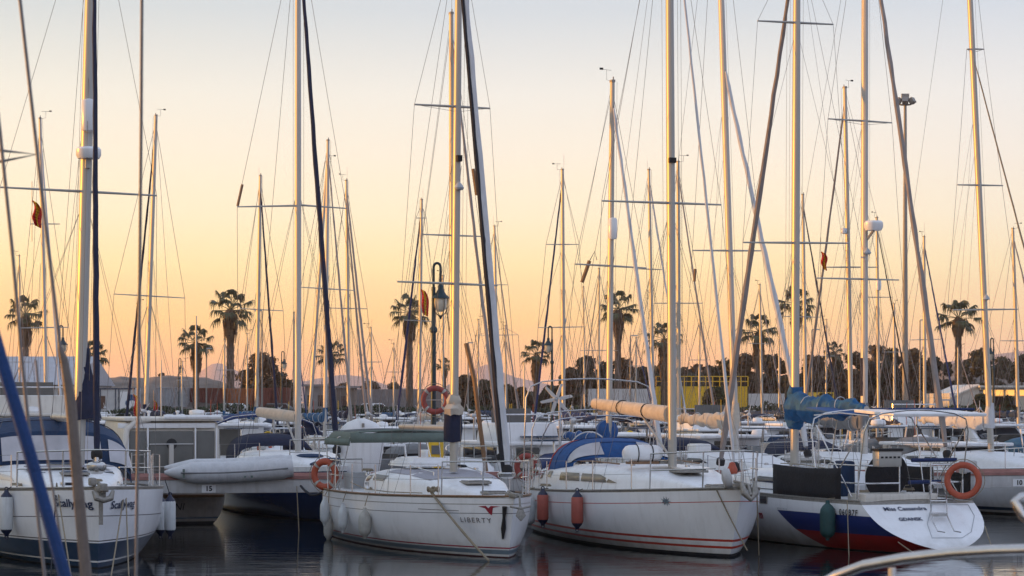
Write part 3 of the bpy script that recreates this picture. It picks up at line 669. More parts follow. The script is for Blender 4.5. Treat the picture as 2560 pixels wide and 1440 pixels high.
C1.mast(cm, 1.58, Vector((cm, b0.y, 1.58)).lerp(Vector((cm, t0.y, t0.z)), 1.35), .083, 'alu', [(C1.at_x(1504, 502, cm), C1.at_x(1803, 512, cm))], y=b0.y)
C1.shrouds(1.6); C1.wire([C1.mt, (-L2, .6, 1.1)], 'backstay'); C1.wire([C1.mt, (-L2, -.6, 1.1)], 'backstay')
C1.forestay((L2-.3, 0, 1.35), .98, .034, 'sail', .4, wob=.05)
for q in (-.12, .12, .17): C1.wire([C1.mt+Vector((q, q, 0)), C1.mb_+Vector((q, q, .1))], 'halyard', 'rope', .4)
MB().box(mq(C1, 402)+Vector((.1, 0, 0)), (.1, .14, .1)).build('mast_light', M['tyre'], C1.mast_o)
ga = mq(C1, 1036); gb = C1.at_x(1487, 1009, cm-4.1)
MB().tube([ga+Vector((-.12, 0, 0)), ga.lerp(gb, .5), gb], [.145, .125, .10], 14, sq=1.15).build('boom', M['bcanvas'], C1.e)
bb = MB(); bb.tube([ga.lerp(gb, .42), Vector((cm-.15, ga.y*.3, 1.75))], .025, 6); bb.build('boom_vang', M['alu'], C1.e)
for q in (.3, .62): MB().tube(torus_pts(ga.lerp(gb, q), (0, 1, 0), (0, 0, 1), .15, 12), .012, 4).build('tie', M['tyre'], C1.e)
C1.wire([gb, C1.mt], 'topping_lift', k=.4); C1.wire([gb, (-3.6, 0, 1.2)], 'mainsheet', 'rope', .9)
C1.canopy([(-1.9, 1.12, 1.5, .2), (-2.3, 1.18, 1.3, .70), (-2.9, 1.22, 1.15, .93), (-3.3, 1.22, 1.1, .95)], 'azure')
for a0, a1 in ((.25, 1.4), (1.75, 2.9)):
    MB().grid([[Vector((lerp(-1.95, -2.28, j/3)+.03, 1.16*math.copysign(abs(math.cos(a))**.6, math.cos(a)), lerp(1.5, 1.32, j/3)+lerp(.24, .68, j/3)*abs(math.sin(a))**.75+.02)) for a in [lerp(a0, a1, i/8) for i in range(9)]] for j in range(4)]).build('sprayhood_window', M['vinyl'], C1.e)
MB().tube([Vector((-3.32, 1.23*math.copysign(abs(math.cos(a))**.6, math.cos(a)), 1.1+.95*abs(math.sin(a))**.75)) for a in [math.pi*i/16 for i in range(17)]], .02, 6).build('sprayhood_piping', M['red'], C1.e)
def arch(B, x, w_, z0, z1, lean=0, r=.014, rc=.35, name='bimini_frame', m='steel'):
    pts = [(x, -w_, z0), (x+lean*.8, -w_, z1-rc), (x+lean*.95, -w_+rc*.25, z1-rc*.3), (x+lean, -w_+rc, z1)]
    pts += [(x+lean, lerp(-w_+rc, w_-rc, i/6), z1+.07*math.sin(math.pi*i/6)) for i in range(1, 6)]
    pts += [(a, -b, c_) for a, b, c_ in pts[:4]][::-1]
    return MB().tube(pts, r, 6).build(name, M[m], B.e)
arch(C1, -4.5, 1.45, 1.05, 3.3, .3, .016, name='bimini_arch'); arch(C1, -4.1, 1.4, 1.05, 2.62, .2); arch(C1, -3.9, 1.4, 1.05, 2.5, 1.0)
C1.pulpit(1.9, .66, r=.015); C1.pushpit(1.1, .62); C1.lifelines([-3.6, -2.1, -.6, .9, 2.4], .62)
rf = C1.w(C1.at_x(1606, 1134, cm-.2)); e = thing('life_raft_canister', 'white canister with two dark straps beside the mast of the big striped sloop', 'life raft', rf, C1.rz+R(90))
MB().lathe([(0, -.40), (.08, -.40), (.15, -.34), (.17, -.28), (.175, -.02), (.18, 0), (.175, .02), (.17, .28), (.15, .34), (.08, .40), (0, .40)], (0, 0, 0), (1, 0, 0), 18).build('shell', M['white'], e)
for x in (-.13, .17): MB().tube(torus_pts((x, 0, 0), (0, 1, 0), (0, 0, 1), .178, 20), .012, 4).build('strap', M['tyre'], e)
MB().box((0, 0, -.18), (.6, .3, .05)).build('cradle', M['teak'], e)
for px, py, lab in ((1357, 1268, 'coral fender with navy ends nearer the stern of the big sloop right of the middle'), (1443, 1275, 'coral fender with navy ends farther forward on the big sloop right of the middle')):
    hang(C1, px, py, -1.83, lab, length=.52, r=.12, body='fred')
hang(C1, 1322, 1275, -1.72, 'white fender half hidden behind the bow of the middle sloop', length=.62, r=.14, body='fwhite', shape='pear')
lifebuoy('faded orange ring at the stern of the big sloop right of the middle', C1.w((-4.9, -1.25, 1.42)), (-.45, -.9, 0), .24, .07, 'buoyred')
wp = C1.w((-4.75, -1.5, 1.0)); wt = W(1391, 998, wp.y-.2); base = C1.I @ wt
wg = MB().tube([(base.x+.25, base.y, 1.0), (base.x+.25, base.y, base.z)], .025, 8).build('wind_generator', M['grey'], C1.e)
hubd = (C1.I.to_3x3() @ Vector((0, -1, 0))).normalized(); hu = (C1.I.to_3x3() @ Vector((1, 0, 0))); hv = Vector((0, 0, 1))
MB().lathe([(0, -.3), (.07, -.28), (.09, -.1), (.07, .05), (.03, .1), (0, .12)], base-hubd*.05, hubd).build('nacelle', M['grey'], wg)
for k in range(6):
    a = k*math.pi/3+.18; d = hu*math.cos(a)+hv*math.sin(a); q = d.cross(hubd)
    MB().prism([(.04, -.02), (.12, -.045), (.33, -.04), (.36, -.01), (.36, .01), (.12, .03), (.04, .02)], hubd*.02+q*.01, base+hubd*.03, d, q).build('blade', M['wallw'], wg)
C1.hull_text('✶', .22, -1, L2-1.55, .99, 'sgrey', name='compass_emblem')
st = [C1.H.at(L2-1.5+(.10 if i % 2 == 0 else .03)*math.cos(i*math.pi/8), 1.0+(.10 if i % 2 == 0 else .03)*math.sin(i*math.pi/8), -1, .009) for i in range(16)]
MB().add(st, [list(range(16))]).build('compass_rose', M['sgrey'], C1.hull_o, smooth=False)
an = MB(); an.box((L2-.05, 0, 1.33), (.6, .16, .08)); an.tube([(L2-.4, 0, 1.40), (L2+.30, 0, 1.36), (L2+.42, 0, 1.18)], .03, 8); an.tube([(L2+.28, -.14, 1.42), (L2+.36, -.1, 1.22), (L2+.42, 0, 1.1), (L2+.36, .1, 1.22), (L2+.28, .14, 1.42)], [.03, .075, .05, .075, .03], 8); an.build('anchor', M['brass'], C1.e, bevel=.012)
MB().lathe([(0, 0), (.09, 0), (.10, .08), (.07, .14), (.05, .2), (0, .22)], (L2-.25, -.1, 1.55)).build('bow_light', M['orange'], C1.e)
MB().lathe([(0, -.1), (.17, -.07), (.19, 0), (.17, .07), (0, .1)], (L2-.05, -.28, 1.47), (.3, 1, .2)).build('anchor_buoy', M['conc'], C1.e)
rope_line('pale mooring line dropping from the big sloop bow ring into the water', C1.w((L2-.4, -.35, 1.25)), W(1868, 1376, 42.5), .02, .013); rope_line('pale mooring line hanging straight down right of the big sloop bow', C1.w((L2+.2, .2, 1.3)), W(1897, 1388, 43), .0, .012)
for sg in (1, -1):
    MB().tube([(-3.1, sg*.95, 1.58), (-1.2, sg*.95, 1.64), (.4, sg*.85, 1.62)], .016, 5).build('grab_rail', M['teak'], C1.e); C1.winch((-3.3, sg*1.0, 1.52), 1.1); C1.winch((-4.2, sg*1.2, 1.36), 1.1)
MB().tube(torus_pts((-4.35, 0, 1.75), (.2, 0, 1), (0, 1, 0), .45, 28), .016, 6).build('steering_wheel', M['steel'], C1.e)
# ------------------------------------------------------------------ the sloop on the right, stern to us
D1 = Boat('sailboat', 'white sloop on the right with a blue and red hull band, scooped stern toward us', 'sailboat', (4.55, 52.6), (7.75, 44.45))
D1.hull([M['hullw'], M['anti'], M['brass']], [(-.5, .02, 1), (.08, .10, 0), (.13, .17, 0), (.22, .30, 0), ('r', 0., .06, 2)], N=40, B=3.1, fs=.97, fb=1.12, tw=.80, bow=.5, keel=-.55, srake=-1.35, rise=.62, full=2.2, nv=3.0)
D1.rail_tube(.018); L2 = D1.L/2; H = D1.H
xa = lambda px, py: D1.at_y(px, py, 1.5).x
bx0 = lambda v: lerp(xa(2022, 1366), xa(1946, 1276), v); bx1 = lambda v: lerp(xa(2272, 1368), xa(2168, 1290), v)
D1.patch(1, lambda v: bx0(.55+.45*v), lambda v: bx1(.55+.45*v), .345, .70, 'sblue', n=30, nz=5)
D1.patch(1, lambda v: bx0(.55*v), lambda v: bx1(.55*v), .022, .345, 'sred', n=30, nz=5)
D1.hull_text('PL 060B7F', .155, 1, 0, 0, 'inkb', pix=(2112, 1281), name='registration', bold=.003, spacing=1.25)
D1.hull_text('BENETEAU', .055, 1, 0, 0, 'sgrey', pix=(1957, 1272), name='maker_lettering', spacing=1.6); D1.hull_text('m', .22, 1, 0, 0, 'crim', pix=(1904, 1287), name='hull_letter', bold=.01)
wx = D1.at_y(1925, 1263, 1.4).x; D1.patch(1, wx-.17, wx+.17, .80, .98, 'brass', 'port_frame', off=.01, n=4); D1.patch(1, wx-.13, wx+.13, .82, .955, 'glass', 'port_light', off=.014, n=4)
D1.coach([(-2.2, 1.1, .22, .97), (-1.4, 1.1, .46, .98), (1.0, 1.0, .44, 1.02), (2.6, .6, .2, 1.07), (3.2, .35, .01, 1.1)], 'white')
for sd_ in (1, -1): D1.win(-1.0, .6, .2, .5, 'glass', sd_, tap=.4)
# transom plane
A0 = H.pt(0, H.sheer(0), 1); A0 = Vector((A0.x, 0, A0.z)); A1v = H.pt(0, .10, 1); A1v = Vector((A1v.x, 0, .10)); td = (A1v-A0).normalized(); tn = Vector((td.z, 0, -td.x)); tn = tn if tn.x < 0 else -tn
def tpx(px, py, off=.006):
    o, d = D1.ray(px, py); k = (A0-o).dot(tn)/d.dot(tn); return o+d*k+tn*off
tr = [tpx(x, y, .004) for x, y in ((2330, 1262), (2420, 1262), (2436, 1290), (2428, 1330), (2405, 1345), (2330, 1345), (2318, 1310))]
MB().tube(tr+[tr[0]], .008, 5).build('transom_recess_edge', M['grey'], D1.e)
def ttext(s_, size, px, py, m, **k):
    c_ = tpx(px, py, .012); uu = Vector((0, -1, 0)); vv = -td
    return text_part(s_, size, M[m], D1.hull_o, lambda u, v: c_+uu*u+vv*v, **k)
ttext('Miss Cassandra', .15, 2262, 1273, 'ink', name='boat_name', bold=.003); ttext('GDANSK', .125, 2276, 1299, 'ink', name='home_port', bold=.004)
ld = MB()
for x0 in ((2318, 2318, 2322, 2324, 2330, 2340, 2358), (2362, 2357, 2362, 2364, 2372, 2381, 2398)):
    ys = (1228, 1222, 1260, 1300, 1318, 1338, 1341)
    ld.tube([tpx(x, y, .10) for x, y in zip(x0, ys)], .014, 6)
ld.tube([tpx(2318, 1225, .10), tpx(2325, 1220, .1), tpx(2355, 1220, .1), tpx(2358, 1226, .10)], .014, 6)
for a, b, y in ((2320, 2361, 1262), (2322, 2364, 1292)): ld.tube([tpx(a, y, .1), tpx(b, y, .1)], .014, 6)
ld.build('boarding_ladder', M['steel'], D1.e); MB().box(tpx(2343, 1298, .1), (.06, .34, .05)).build('ladder_step', M['conc'], D1.e)
c_ = tpx(2390, 1244, .42); lifebuoy('bright orange-red ring hung over the scooped stern of the sloop on the right', D1.w(c_), (-.3, -1, .12), .30, .062, 'orange', bands=False)
cm = .5; b0 = D1.at_x(1986, 1160, cm); t0 = D1.at_x(1992, 0, cm)
D1.mast(cm, 1.45, Vector((cm, b0.y, 1.45)).lerp(Vector((cm, t0.y, t0.z)), 1.15), .083, 'alu', [(D1.at_x(1894, 52, cm), D1.at_x(2083, 61, cm)), (D1.at_x(1857, 606, cm), D1.at_x(2121, 608, cm))], y=b0.y)
D1.shrouds(1.35); D1.forestay((L2-.3, 0, 1.2), .99, .075, 'saildk', .4); D1.wire([D1.mt, (-L2+.1, 0, 1.0)], 'backstay')
for q in (-.1, .1, .15): D1.wire([D1.mt+Vector((q, q, 0)), D1.mb_+Vector((q, q, .1))], 'halyard', 'rope', .4)
ga = mq(D1, 1035); gb = ga+Vector((-3.0, -.0, .12)); D1.wire([gb, D1.mt], 'topping_lift', k=.4)
MB().tube([ga, gb], .06, 8).build('boom', M['alu'], D1.e); n = 16
n = 40; MB().tube([ga.lerp(gb, i/n)+Vector((0, 0, .12*(1-i/n)+.035*math.sin(i*.45))) for i in range(n+1)], [lerp(.25, .08, (i/n)**.8)*(1+.09*math.sin(i*.8)) for i in range(n+1)], 20, sq=1.3).wrinkle(.07, 5., (1.6, 1, 1)).build('sail_cover', M['teal'], D1.e)
MB().tube([mq(D1, lerp(1072, 966, i/12)) for i in range(13)], [.13, .17, .19, .2, .2, .2, .19, .18, .16, .15, .15, .14, .13], 18).wrinkle(.05, 6.).build('mast_collar', M['teal'], D1.e)
for q in (.2, .42, .65): MB().tube(torus_pts(ga.lerp(gb, q)+Vector((0, 0, .1)), (0, 1, 0), (0, 0, 1.3), lerp(.22, .1, q), 12), .01, 4).build('tie', M['sail'], D1.e)
for q, x in ((.35, -.9), (.62, -1.3)): D1.wire([ga.lerp(gb, q), (x, 0.2, 1.3)], 'mainsheet', 'alu', 1.6)
# cockpit frame and awning
arch(D1, -2.7, 1.2, 1.0, 2.64, .35, .015); arch(D1, -4.1, 1.15, 1.0, 2.64, -.35, .015)
for sg in (1, -1):
    f_ = MB(); f_.tube([(-2.35, sg*1.1, 2.6), (-3.4, sg*1.12, 2.65), (-4.45, sg*1.1, 2.6)], .014, 6); f_.tube([(-2.5, sg*1.14, 2.4), (-4.0, sg*1.2, 1.05)], .014, 6); f_.tube([(-4.35, sg*1.14, 2.4), (-2.95, sg*1.2, 1.05)], .014, 6); f_.build('frame_strut', M['steel'], D1.e)
pc = D1.at_x(2300, 1032, -3.4); R4 = Matrix.Rotation(R(-3), 4, 'Y')
MB().box(pc, (1.5, 2.1, .06), M4=R4).build('awning_panel', M['white'], D1.e, bevel=.012)
pc = D1.at_x(2108, 1028, -1.9); MB().box(pc, (1.3, 1.0, .05), M4=Matrix.Rotation(R(-5), 4, 'Y')).build('awning', M['azure'], D1.e, bevel=.02); MB().box(D1.at_x(2300, 1023, -2.4), (.9, 2.0, .05)).build('awning', M['rblue'], D1.e, bevel=.02)
D1.pushpit(1.3, .68, r=.016); D1.lifelines([-2.9, -1.5, 0., 1.5, 3.0], .62)
def cloth(x0, x1, sg, z0, z1, nm='lee_cloth', m='black', sag=.03):
    rows = []
    for j in range(5):
        row = []
        for i in range(13):
            x = lerp(x0, x1, i/12); p_ = H.deck(x, sg*.965); z = lerp(z0, z1, j/4); row.append(Vector((x, p_.y+sg*.045+.012*math.sin(i*1.3)*math.sin(j), p_.z+z-(sag*math.sin(math.pi*i/12) if j == 4 else 0))))
        rows.append(row)
    return MB().grid(rows).build(nm, M[m], D1.e, solid=.01)
cloth(D1.at_y(2105, 1200, 1.3).x, D1.at_y(1947, 1200, 1.4).x, 1, .02, .64); cloth(-2.6, -.8, -1, .04, .60); cloth(-4.3, -3.3, -1, .06, .55)
MB().lathe([(0, -.03), (.44, -.03), (.48, 0), (.44, .03), (0, .03)], (-3.35, 0.05, 1.42), (1, 0, .15), 28).build('wheel_cover', M['black'], D1.e)
MB().box((-2.95, .05, 1.2), (.22, .4, .9)).build('steering_pedestal', M['white'], D1.e, bevel=.04)
MB().box((-2.65, .6, 1.35), (.4, .3, .7)).build('cockpit_bag', M['blue'], D1.e, bevel=.06)
gx = D1.at_y(2218, 1147, .95); gr = MB().box(gx, (.24, .5, .30)).build('grill_box', M['alu'], D1.e, bevel=.03)
MB().box(gx+Vector((0, 0, .17)), (.28, .54, .05)).build('grill_lid', M['tyre'], gr, bevel=.01)
for k in range(5): MB().box(gx+Vector((-.125, -.18+.09*k, .03)), (.01, .05, .035)).build('grill_slot', M['tyre'], gr)
for px, py, l in ((2335, 1150, 1.0), (2312, 1205, .72)): q = D1.at_x(px, py, -L2+.55); MB().tube([q+Vector((0, -l/2, 0)), q+Vector((0, l/2, 0))], .038, 8).build('rolled_cover', M['rblue'], D1.e)
q = D1.at_x(2420, 1168, -L2+.35); ob = MB().box(q, (.22, .3, .26)).build('outboard_pad', M['wallw'], D1.e, bevel=.04); MB().tube([q-Vector((0, 0, .1)), q-Vector((0, 0, .6))], .02, 6).build('pad_post', M['steel'], ob)
for x, y in ((-2.3, .85), (-2.3, -.85), (-3.2, 1.15)): D1.winch((x, y, 1.2), 1.2)
MB().box((-4.0, .3, 1.03), (.7, 1.6, .16)).build('stern_seat', M['cream'], D1.e, bevel=.04)
hang(D1, 2069, 1303, 1.72, 'dark green fender hanging over the blue and red band of the sloop on the right', length=.62, r=.15, body='fgreen', shape='pear')
rope_line('thin pale rope hanging down the port quarter of the sloop on the right', D1.w(D1.at_y(2118, 1250, 1.4)), W(2124, 1440, 43.2), .01, .010); rope_line('thin pale line running from the scooped stern of the right sloop into the water', D1.w(tpx(2462, 1316)), W(2480, 1370, 43.6), .01, .012); rope_line('pale mooring line under the stripe band of the sloop on the right', D1.w(D1.at_y(2245, 1355, 1.2)), W(2300, 1392, 42.6), .01, .012)

def coil(B, p, r=.12, m='rope', n=45): p = Vector(p); return MB().tube([p+Vector((r*math.cos(a)*(1+.12*math.sin(a*.37)), r*math.sin(a)*(1+.1*math.cos(a*.21)), .0022*a)) for a in [i*.4 for i in range(n)]], .011, 4).build('rope_coil', M[m], B.e)
def sheet(B, pts, m='rope'): return MB().tube([Vector(p)+Vector((0, 0, .02)) for p in pts], .010, 4).build('sheet', M[m], B.e)
for B, l in ((B1, ((-1.2, -.95, 1.1), (.3, .3, 1.58), (-2.1, -.8, 1.45))), (C1, ((-2.6, -1.5, 1.08), (.9, -.35, 1.72), (-4.2, -1.3, 1.34), (3.9, .2, 1.25))), (A, ((2.6, .3, 1.42), (3.8, -.3, 1.4), (1.6, -1.0, 1.33))), (D1, ((-3.9, .9, 1.13), (-1.6, 1.2, 1.05), (-2.6, -.9, 1.1)))):
    for k, p in enumerate(l): coil(B, p, .11+.03*(k % 2), 'rope' if k % 2 == 0 else 'ropedk')
for B, z in ((B1, 1.08), (C1, 1.06), (D1, 1.04)):
    for sg in (-1, 1): sheet(B, [(1.6, sg*.95, z+.03), (.4, sg*1.18, z+.01), (-1.0, sg*1.22, z+.02), (-2.2, sg*1.15, z+.12)], 'rope' if sg < 0 else 'ropedk')
    MB().tube([(.9, .12, B.H.sheer(.6)+.52), (-.4, .3, B.H.sheer(.5)+.55), (-1.6, .45, B.H.sheer(.4)+.52)], .010, 4).build('halyard_tail', M['rope'], B.e)
    for x, y in ((1.2, .3), (.2, -.5), (-.6, .6)): MB().lathe([(.05, 0), (.05, .03), (.02, .05), (0, .05)], (x, y, B.H.sheer(.5)+.5)).build('deck_vent', M['steel'], B.e)

for x in (-3.5, -2.75): MB().tube([(x, lerp(-1.1, 1.1, j/12), bz+.05*math.cos(lerp(-1.5, 1.5, j/12))+.022) for j in range(13)], .008, 4).build('seam', M['gcanvas'], bo)
for x, w_, zb, h_ in ((-2.3, 1.185, 1.3, .70), (-2.9, 1.225, 1.15, .93)): MB().tube([Vector((x, w_*math.copysign(abs(math.cos(a))**.6, math.cos(a)), zb+(h_+.012)*abs(math.sin(a))**.75)) for a in [math.pi*i/20 for i in range(21)]], .008, 4).build('seam', M['rblue'], C1.e)
for x, h_ in ((-2.1, 1.16), (-2.7, 1.18)): MB().tube([Vector((x, 1.605*math.copysign(abs(math.cos(a))**.55, math.cos(a)), 1.33+(h_+.012)*abs(math.sin(a))**.6)) for a in [math.pi*i/20 for i in range(21)]], .009, 4).build('seam', M['navy'], A.e)
# ------------------------------------------------------------------ piers
def pier(name, label, x0, x1, y0, slope, top=1.14, wd=2.3, step=4., kerb=True, pilepx=None):
    p0 = Vector((x0, y0, 0)); p1 = Vector((x1, y0+slope*(x1-x0), 0)); L = (p1-p0).length; rz = math.atan2(p1.y-p0.y, p1.x-p0.x)
    e = thing(name, label, 'pier', (p0.x, p0.y, 0), rz)
    MB().box((L/2, wd/2, top-.17), (L, wd, .30)).build('deck_slab', M['conc'], e, bevel=.02)
    if kerb:
        MB().box((L/2, .06, top+.02), (L, .16, .075)).build('kerb', M['kerb'], e); MB().box((L/2, wd-.06, top+.02), (L, .16, .075)).build('kerb', M['kerb'], e)
    n = int(L/step)
    xs = [2.2+i*(L-4)/n for i in range(n+1)] if not pilepx else [((p-CX)/FPX*(y0+2+slope*8)-x0)/math.cos(rz) for p in pilepx]
    for x in xs: MB().lathe([(.15, -1.2), (.15, top-.33)], (x, 1.2, 0), n=8).build('pile', M['pile'], e)
    return e, (lambda u, y, z: Matrix.Translation(p0) @ Matrix.Rotation(rz, 4, 'Z') @ Vector((u, y, z)))
P1, p1f = pier('pier', 'near white concrete pier with a red edge carrying numbers 15 and 10', -16, 22, 50.2, .165, pilepx=(-60, 180, 960, 1210, 1520, 1750, 2010, 2260))
P2, p2f = pier('pier', 'second pier out, half hidden between the rows of moored boats', -26, 30, 96, .05, kerb=False, step=6)
P3, p3f = pier('pier', 'third pier out, behind the second row of boats', -38, 42, 148, .05, kerb=False, step=8)
def pier_num(s_, px, py, P, par, size, plate=True):
    # plate and digits on the fascia
    o = par; I = (Matrix.Translation(o.location) @ Matrix.Rotation(o.rotation_euler.z, 4, 'Z')).inverted()
    a = I @ Vector((0, 0, EYE)); d = I @ W(px, py, 50.) - a; k = (-.012-a.y)/d.y; c = a+d*k
    if plate: MB().box(c+Vector((0, .006, 0)), (size*2.0, .01, size*1.1)).build('number_plate', M['white'], o)
    text_part(s_, size, M['inkb'], o, lambda u, v: c+Vector((u, -.006, v)), name='number', bold=.006)
pier_num('15', 522, 1222, p1f, P1, .155); pier_num('10', 2548, 1207, p1f, P1, .155); pier_num('15', 547, 1137, p2f, P2, .2)
# ------------------------------------------------------------------ street lamps
def lamp_master(label, loc, pole_h=4.9, group='green hook street lamps'):
    e = thing('street_lamp', label, 'street lamp', loc, 0, group); h = pole_h
    po = MB().lathe([(.14, 0), (.14, .08), (.09, .14), (.085, .8), (.062, .9), (.055, h-1.6), (.09, h-1.57), (.09, h-1.5), (.05, h-1.45), (.045, h-.55)], n=12).build('pole', M['lamp'], e)
    pts = [(0, 0, h-.6)]+[(.08-.08*math.cos(a), 0, h-.10+.10*math.sin(a)) for a in [math.pi*i/10 for i in range(11)]]+[(.16, 0, h-.50)]
    MB().tube(pts, .030, 8).build('hook', M['lamp'], e)
    c = (.16, 0, h-.50)
    MB().lathe([(.03, .02), (.06, -.02), (.06, -.10), (.13, -.22), (.20, -.28), (.21, -.31), (.16, -.31), (0, -.30)], c, n=18).build('lamp_shade', M['lamp'], e)
    MB().lathe([(.15, -.31), (.155, -.40), (.135, -.54), (.07, -.61), (0, -.62)], c, n=16).build('lamp_glass', M['lglass'], e)
    cg = MB()
    for k in range(4):
        a = k*math.pi/2+.5; cg.tube([Vector(c)+Vector((r_*math.cos(a), r_*math.sin(a), z)) for r_, z in ((.19, -.31), (.185, -.5), (.12, -.65), (.03, -.72))], .011, 5)
    cg.lathe([(0, -.69), (.04, -.72), (.025, -.77), (0, -.79)], c); cg.build('lamp_cage', M['lamp'], e)
    return e
lm = lamp_master('green street lamp on the near pier carrying a red life ring on its pole', W(1084, 1192, 53.2))
for lab, px, D, zb in (('green street lamp on the second pier, beside a blue furled sail', 1380, 99, 1.14), ('small green street lamp right of the big round bush', 704, 150, 1.14), ('green street lamp on the left, in front of the white warehouse', 148, 98, 1.14), ('tiny green street lamp before the grey container', 447, 175, 1.14), ('green street lamp at the right before the white house', 2484, 118, 1.14)):
    c = copy_tree(lm); p = W(px, 1000, D); place(c, (p.x, p.y, zb), R(180) if px in (2484, 1380) else 0, lab, 'green hook street lamps')
lifebuoy('big weathered red life ring hung on the green street lamp pole of the near pier', W(1088, 1000, 52.9), (0, -1, 0), .27, .062, 'buoyred', name='lifebuoy')
pd = thing('service_pedestal', 'yellow service pedestal at the foot of the green street lamp', 'pedestal', W(1090, 1192, 53.0))
MB().box((0, 0, .45), (.34, .22, .9)).build('body', M['yellow'], pd, bevel=.03); MB().box((0, -.115, .62), (.2, .02, .2)).build('socket_panel', M['gcanvas'], pd)
MB().tube([W(1060, 1000, 52.95)-Vector(pd.location), W(1116, 1000, 52.95)-Vector(pd.location)], .012, 5).build('ring_bracket', M['aluw'], pd)
# ------------------------------------------------------------------ generic boats behind
HULLC = {'w': 'hullw', 'n': 'navyhull', 'c': 'cream', 'b': 'sblue', 'g': 'grey'}
def sloop(label, px, D, L, away, top, sp, hc='w', cover='blue', furl='sail', fr=.05, hood='blue', mr=.075, tq=.96, ang=20, group=None, base=None, boomf=.42, det=1, rake=0, mm='alu', bim=None):
    """sailboat whose mast foot shows at column px and distance D; away: bow points away from the camera"""
    X = (px-CX)/FPX*D; a = R(ang); u = Vector((math.sin(a), -math.cos(a)));
    if away: u = -u
    m = Vector((X, D)); bow = m+u*L*.42; st = m-u*L*.58
    b = Boat('sailboat', label, 'sailboat', bow, st, group); B_ = L*.325
    b.hull([M[HULLC[hc]], M['anti'], M['boot' if hc != 'b' else 'white'], M['brass']], [(-.5, .04, 1), (.1, .18, 2), ('r', 0, .03, 3)], N=16, B=B_, fs=.085*L+.12, fb=.105*L+.15, tw=.76, bow=.45, srake=random.choice([.15, -.2, -.35]))
    s = L/10; z0 = b.H.sheer(.4)
    b.coach([(-2.4*s, 1.0*s, .34*s, z0), (-1.5*s, 1.08*s, .46*s, z0), (1.0*s, 1.0*s, .42*s, z0+.03), (2.5*s, .6*s, .22*s, z0+.07), (3.2*s, .3*s, .02, z0+.1)], n=8)
    for sd_ in (1, -1):
        if random.random() < .5: b.win(-1.6*s, 1.2*s, .2, .48, 'glass', sd_, tap=.4)
        else:
            for x in (-1.6, -.7, .2): b.win(x*s, (x+.6)*s, .22, .45, 'glass', sd_)
    cm = L*.08; zb = z0+.4*s; foot = Vector((cm, 0, zb))
    tp = b.at_x(top[0], top[1], cm) if top[1] > -50 else b.at_x(top[0], 0, cm)
    if top[1] <= -50: tp = foot.lerp(tp, 1+(-top[1])/1000.)
    b.mast(cm, zb, tp, mr, mm, [(b.at_x(l, y, cm), b.at_x(r_, y+dy, cm)) for y, l, r_, dy in sp], n=10)
    if top[1] > -50: b.headgear()
    if b.sp: b.shrouds(B_*.46)
    b.wire([b.mt, (-L/2, 0, b.H.fs)], 'backstay', k=.45)
    if det: b.wire([b.mt+Vector((.1, .08, 0)), foot+Vector((.12, .1, 0))], 'halyard', 'rope', .35)
    b.forestay((L/2-.25, 0, b.H.fb+.05), tq, fr if furl else None, furl or 'sail', .5)
    b.boom(zb+.72*s, L*boomf*.8, .05, 'alu', cover, (.135 if D > 70 else .16)*s, .1)
    if hood: b.canopy([(-1.7*s, .95*s, z0+.3, .22*s), (-2.1*s, .95*s, z0+.1, .62*s), (-2.8*s, .98*s, z0, .78*s)], hood, n=8)
    if bim:
        b.canopy([(-3.2*s, 1.05*s, z0+.95, .2), (-4.0*s, 1.07*s, z0+.98, .25), (-4.6*s, 1.05*s, z0+.95, .2)], bim, 'bimini', n=8)
        for x in (-3.2, -4.8): arch(b, x*s, 1.1*s, z0, z0+1.1, 0, .014*max(1, D/70))
    b.pulpit(1.3, .62); b.pushpit(1.0, .62); clutter(b, CR, 6 if D < 100 else 3)
    if D < 115: b.lifelines([-.4*L, -.15*L, .1*L, .3*L], .62, wires=(.62,))
    return b
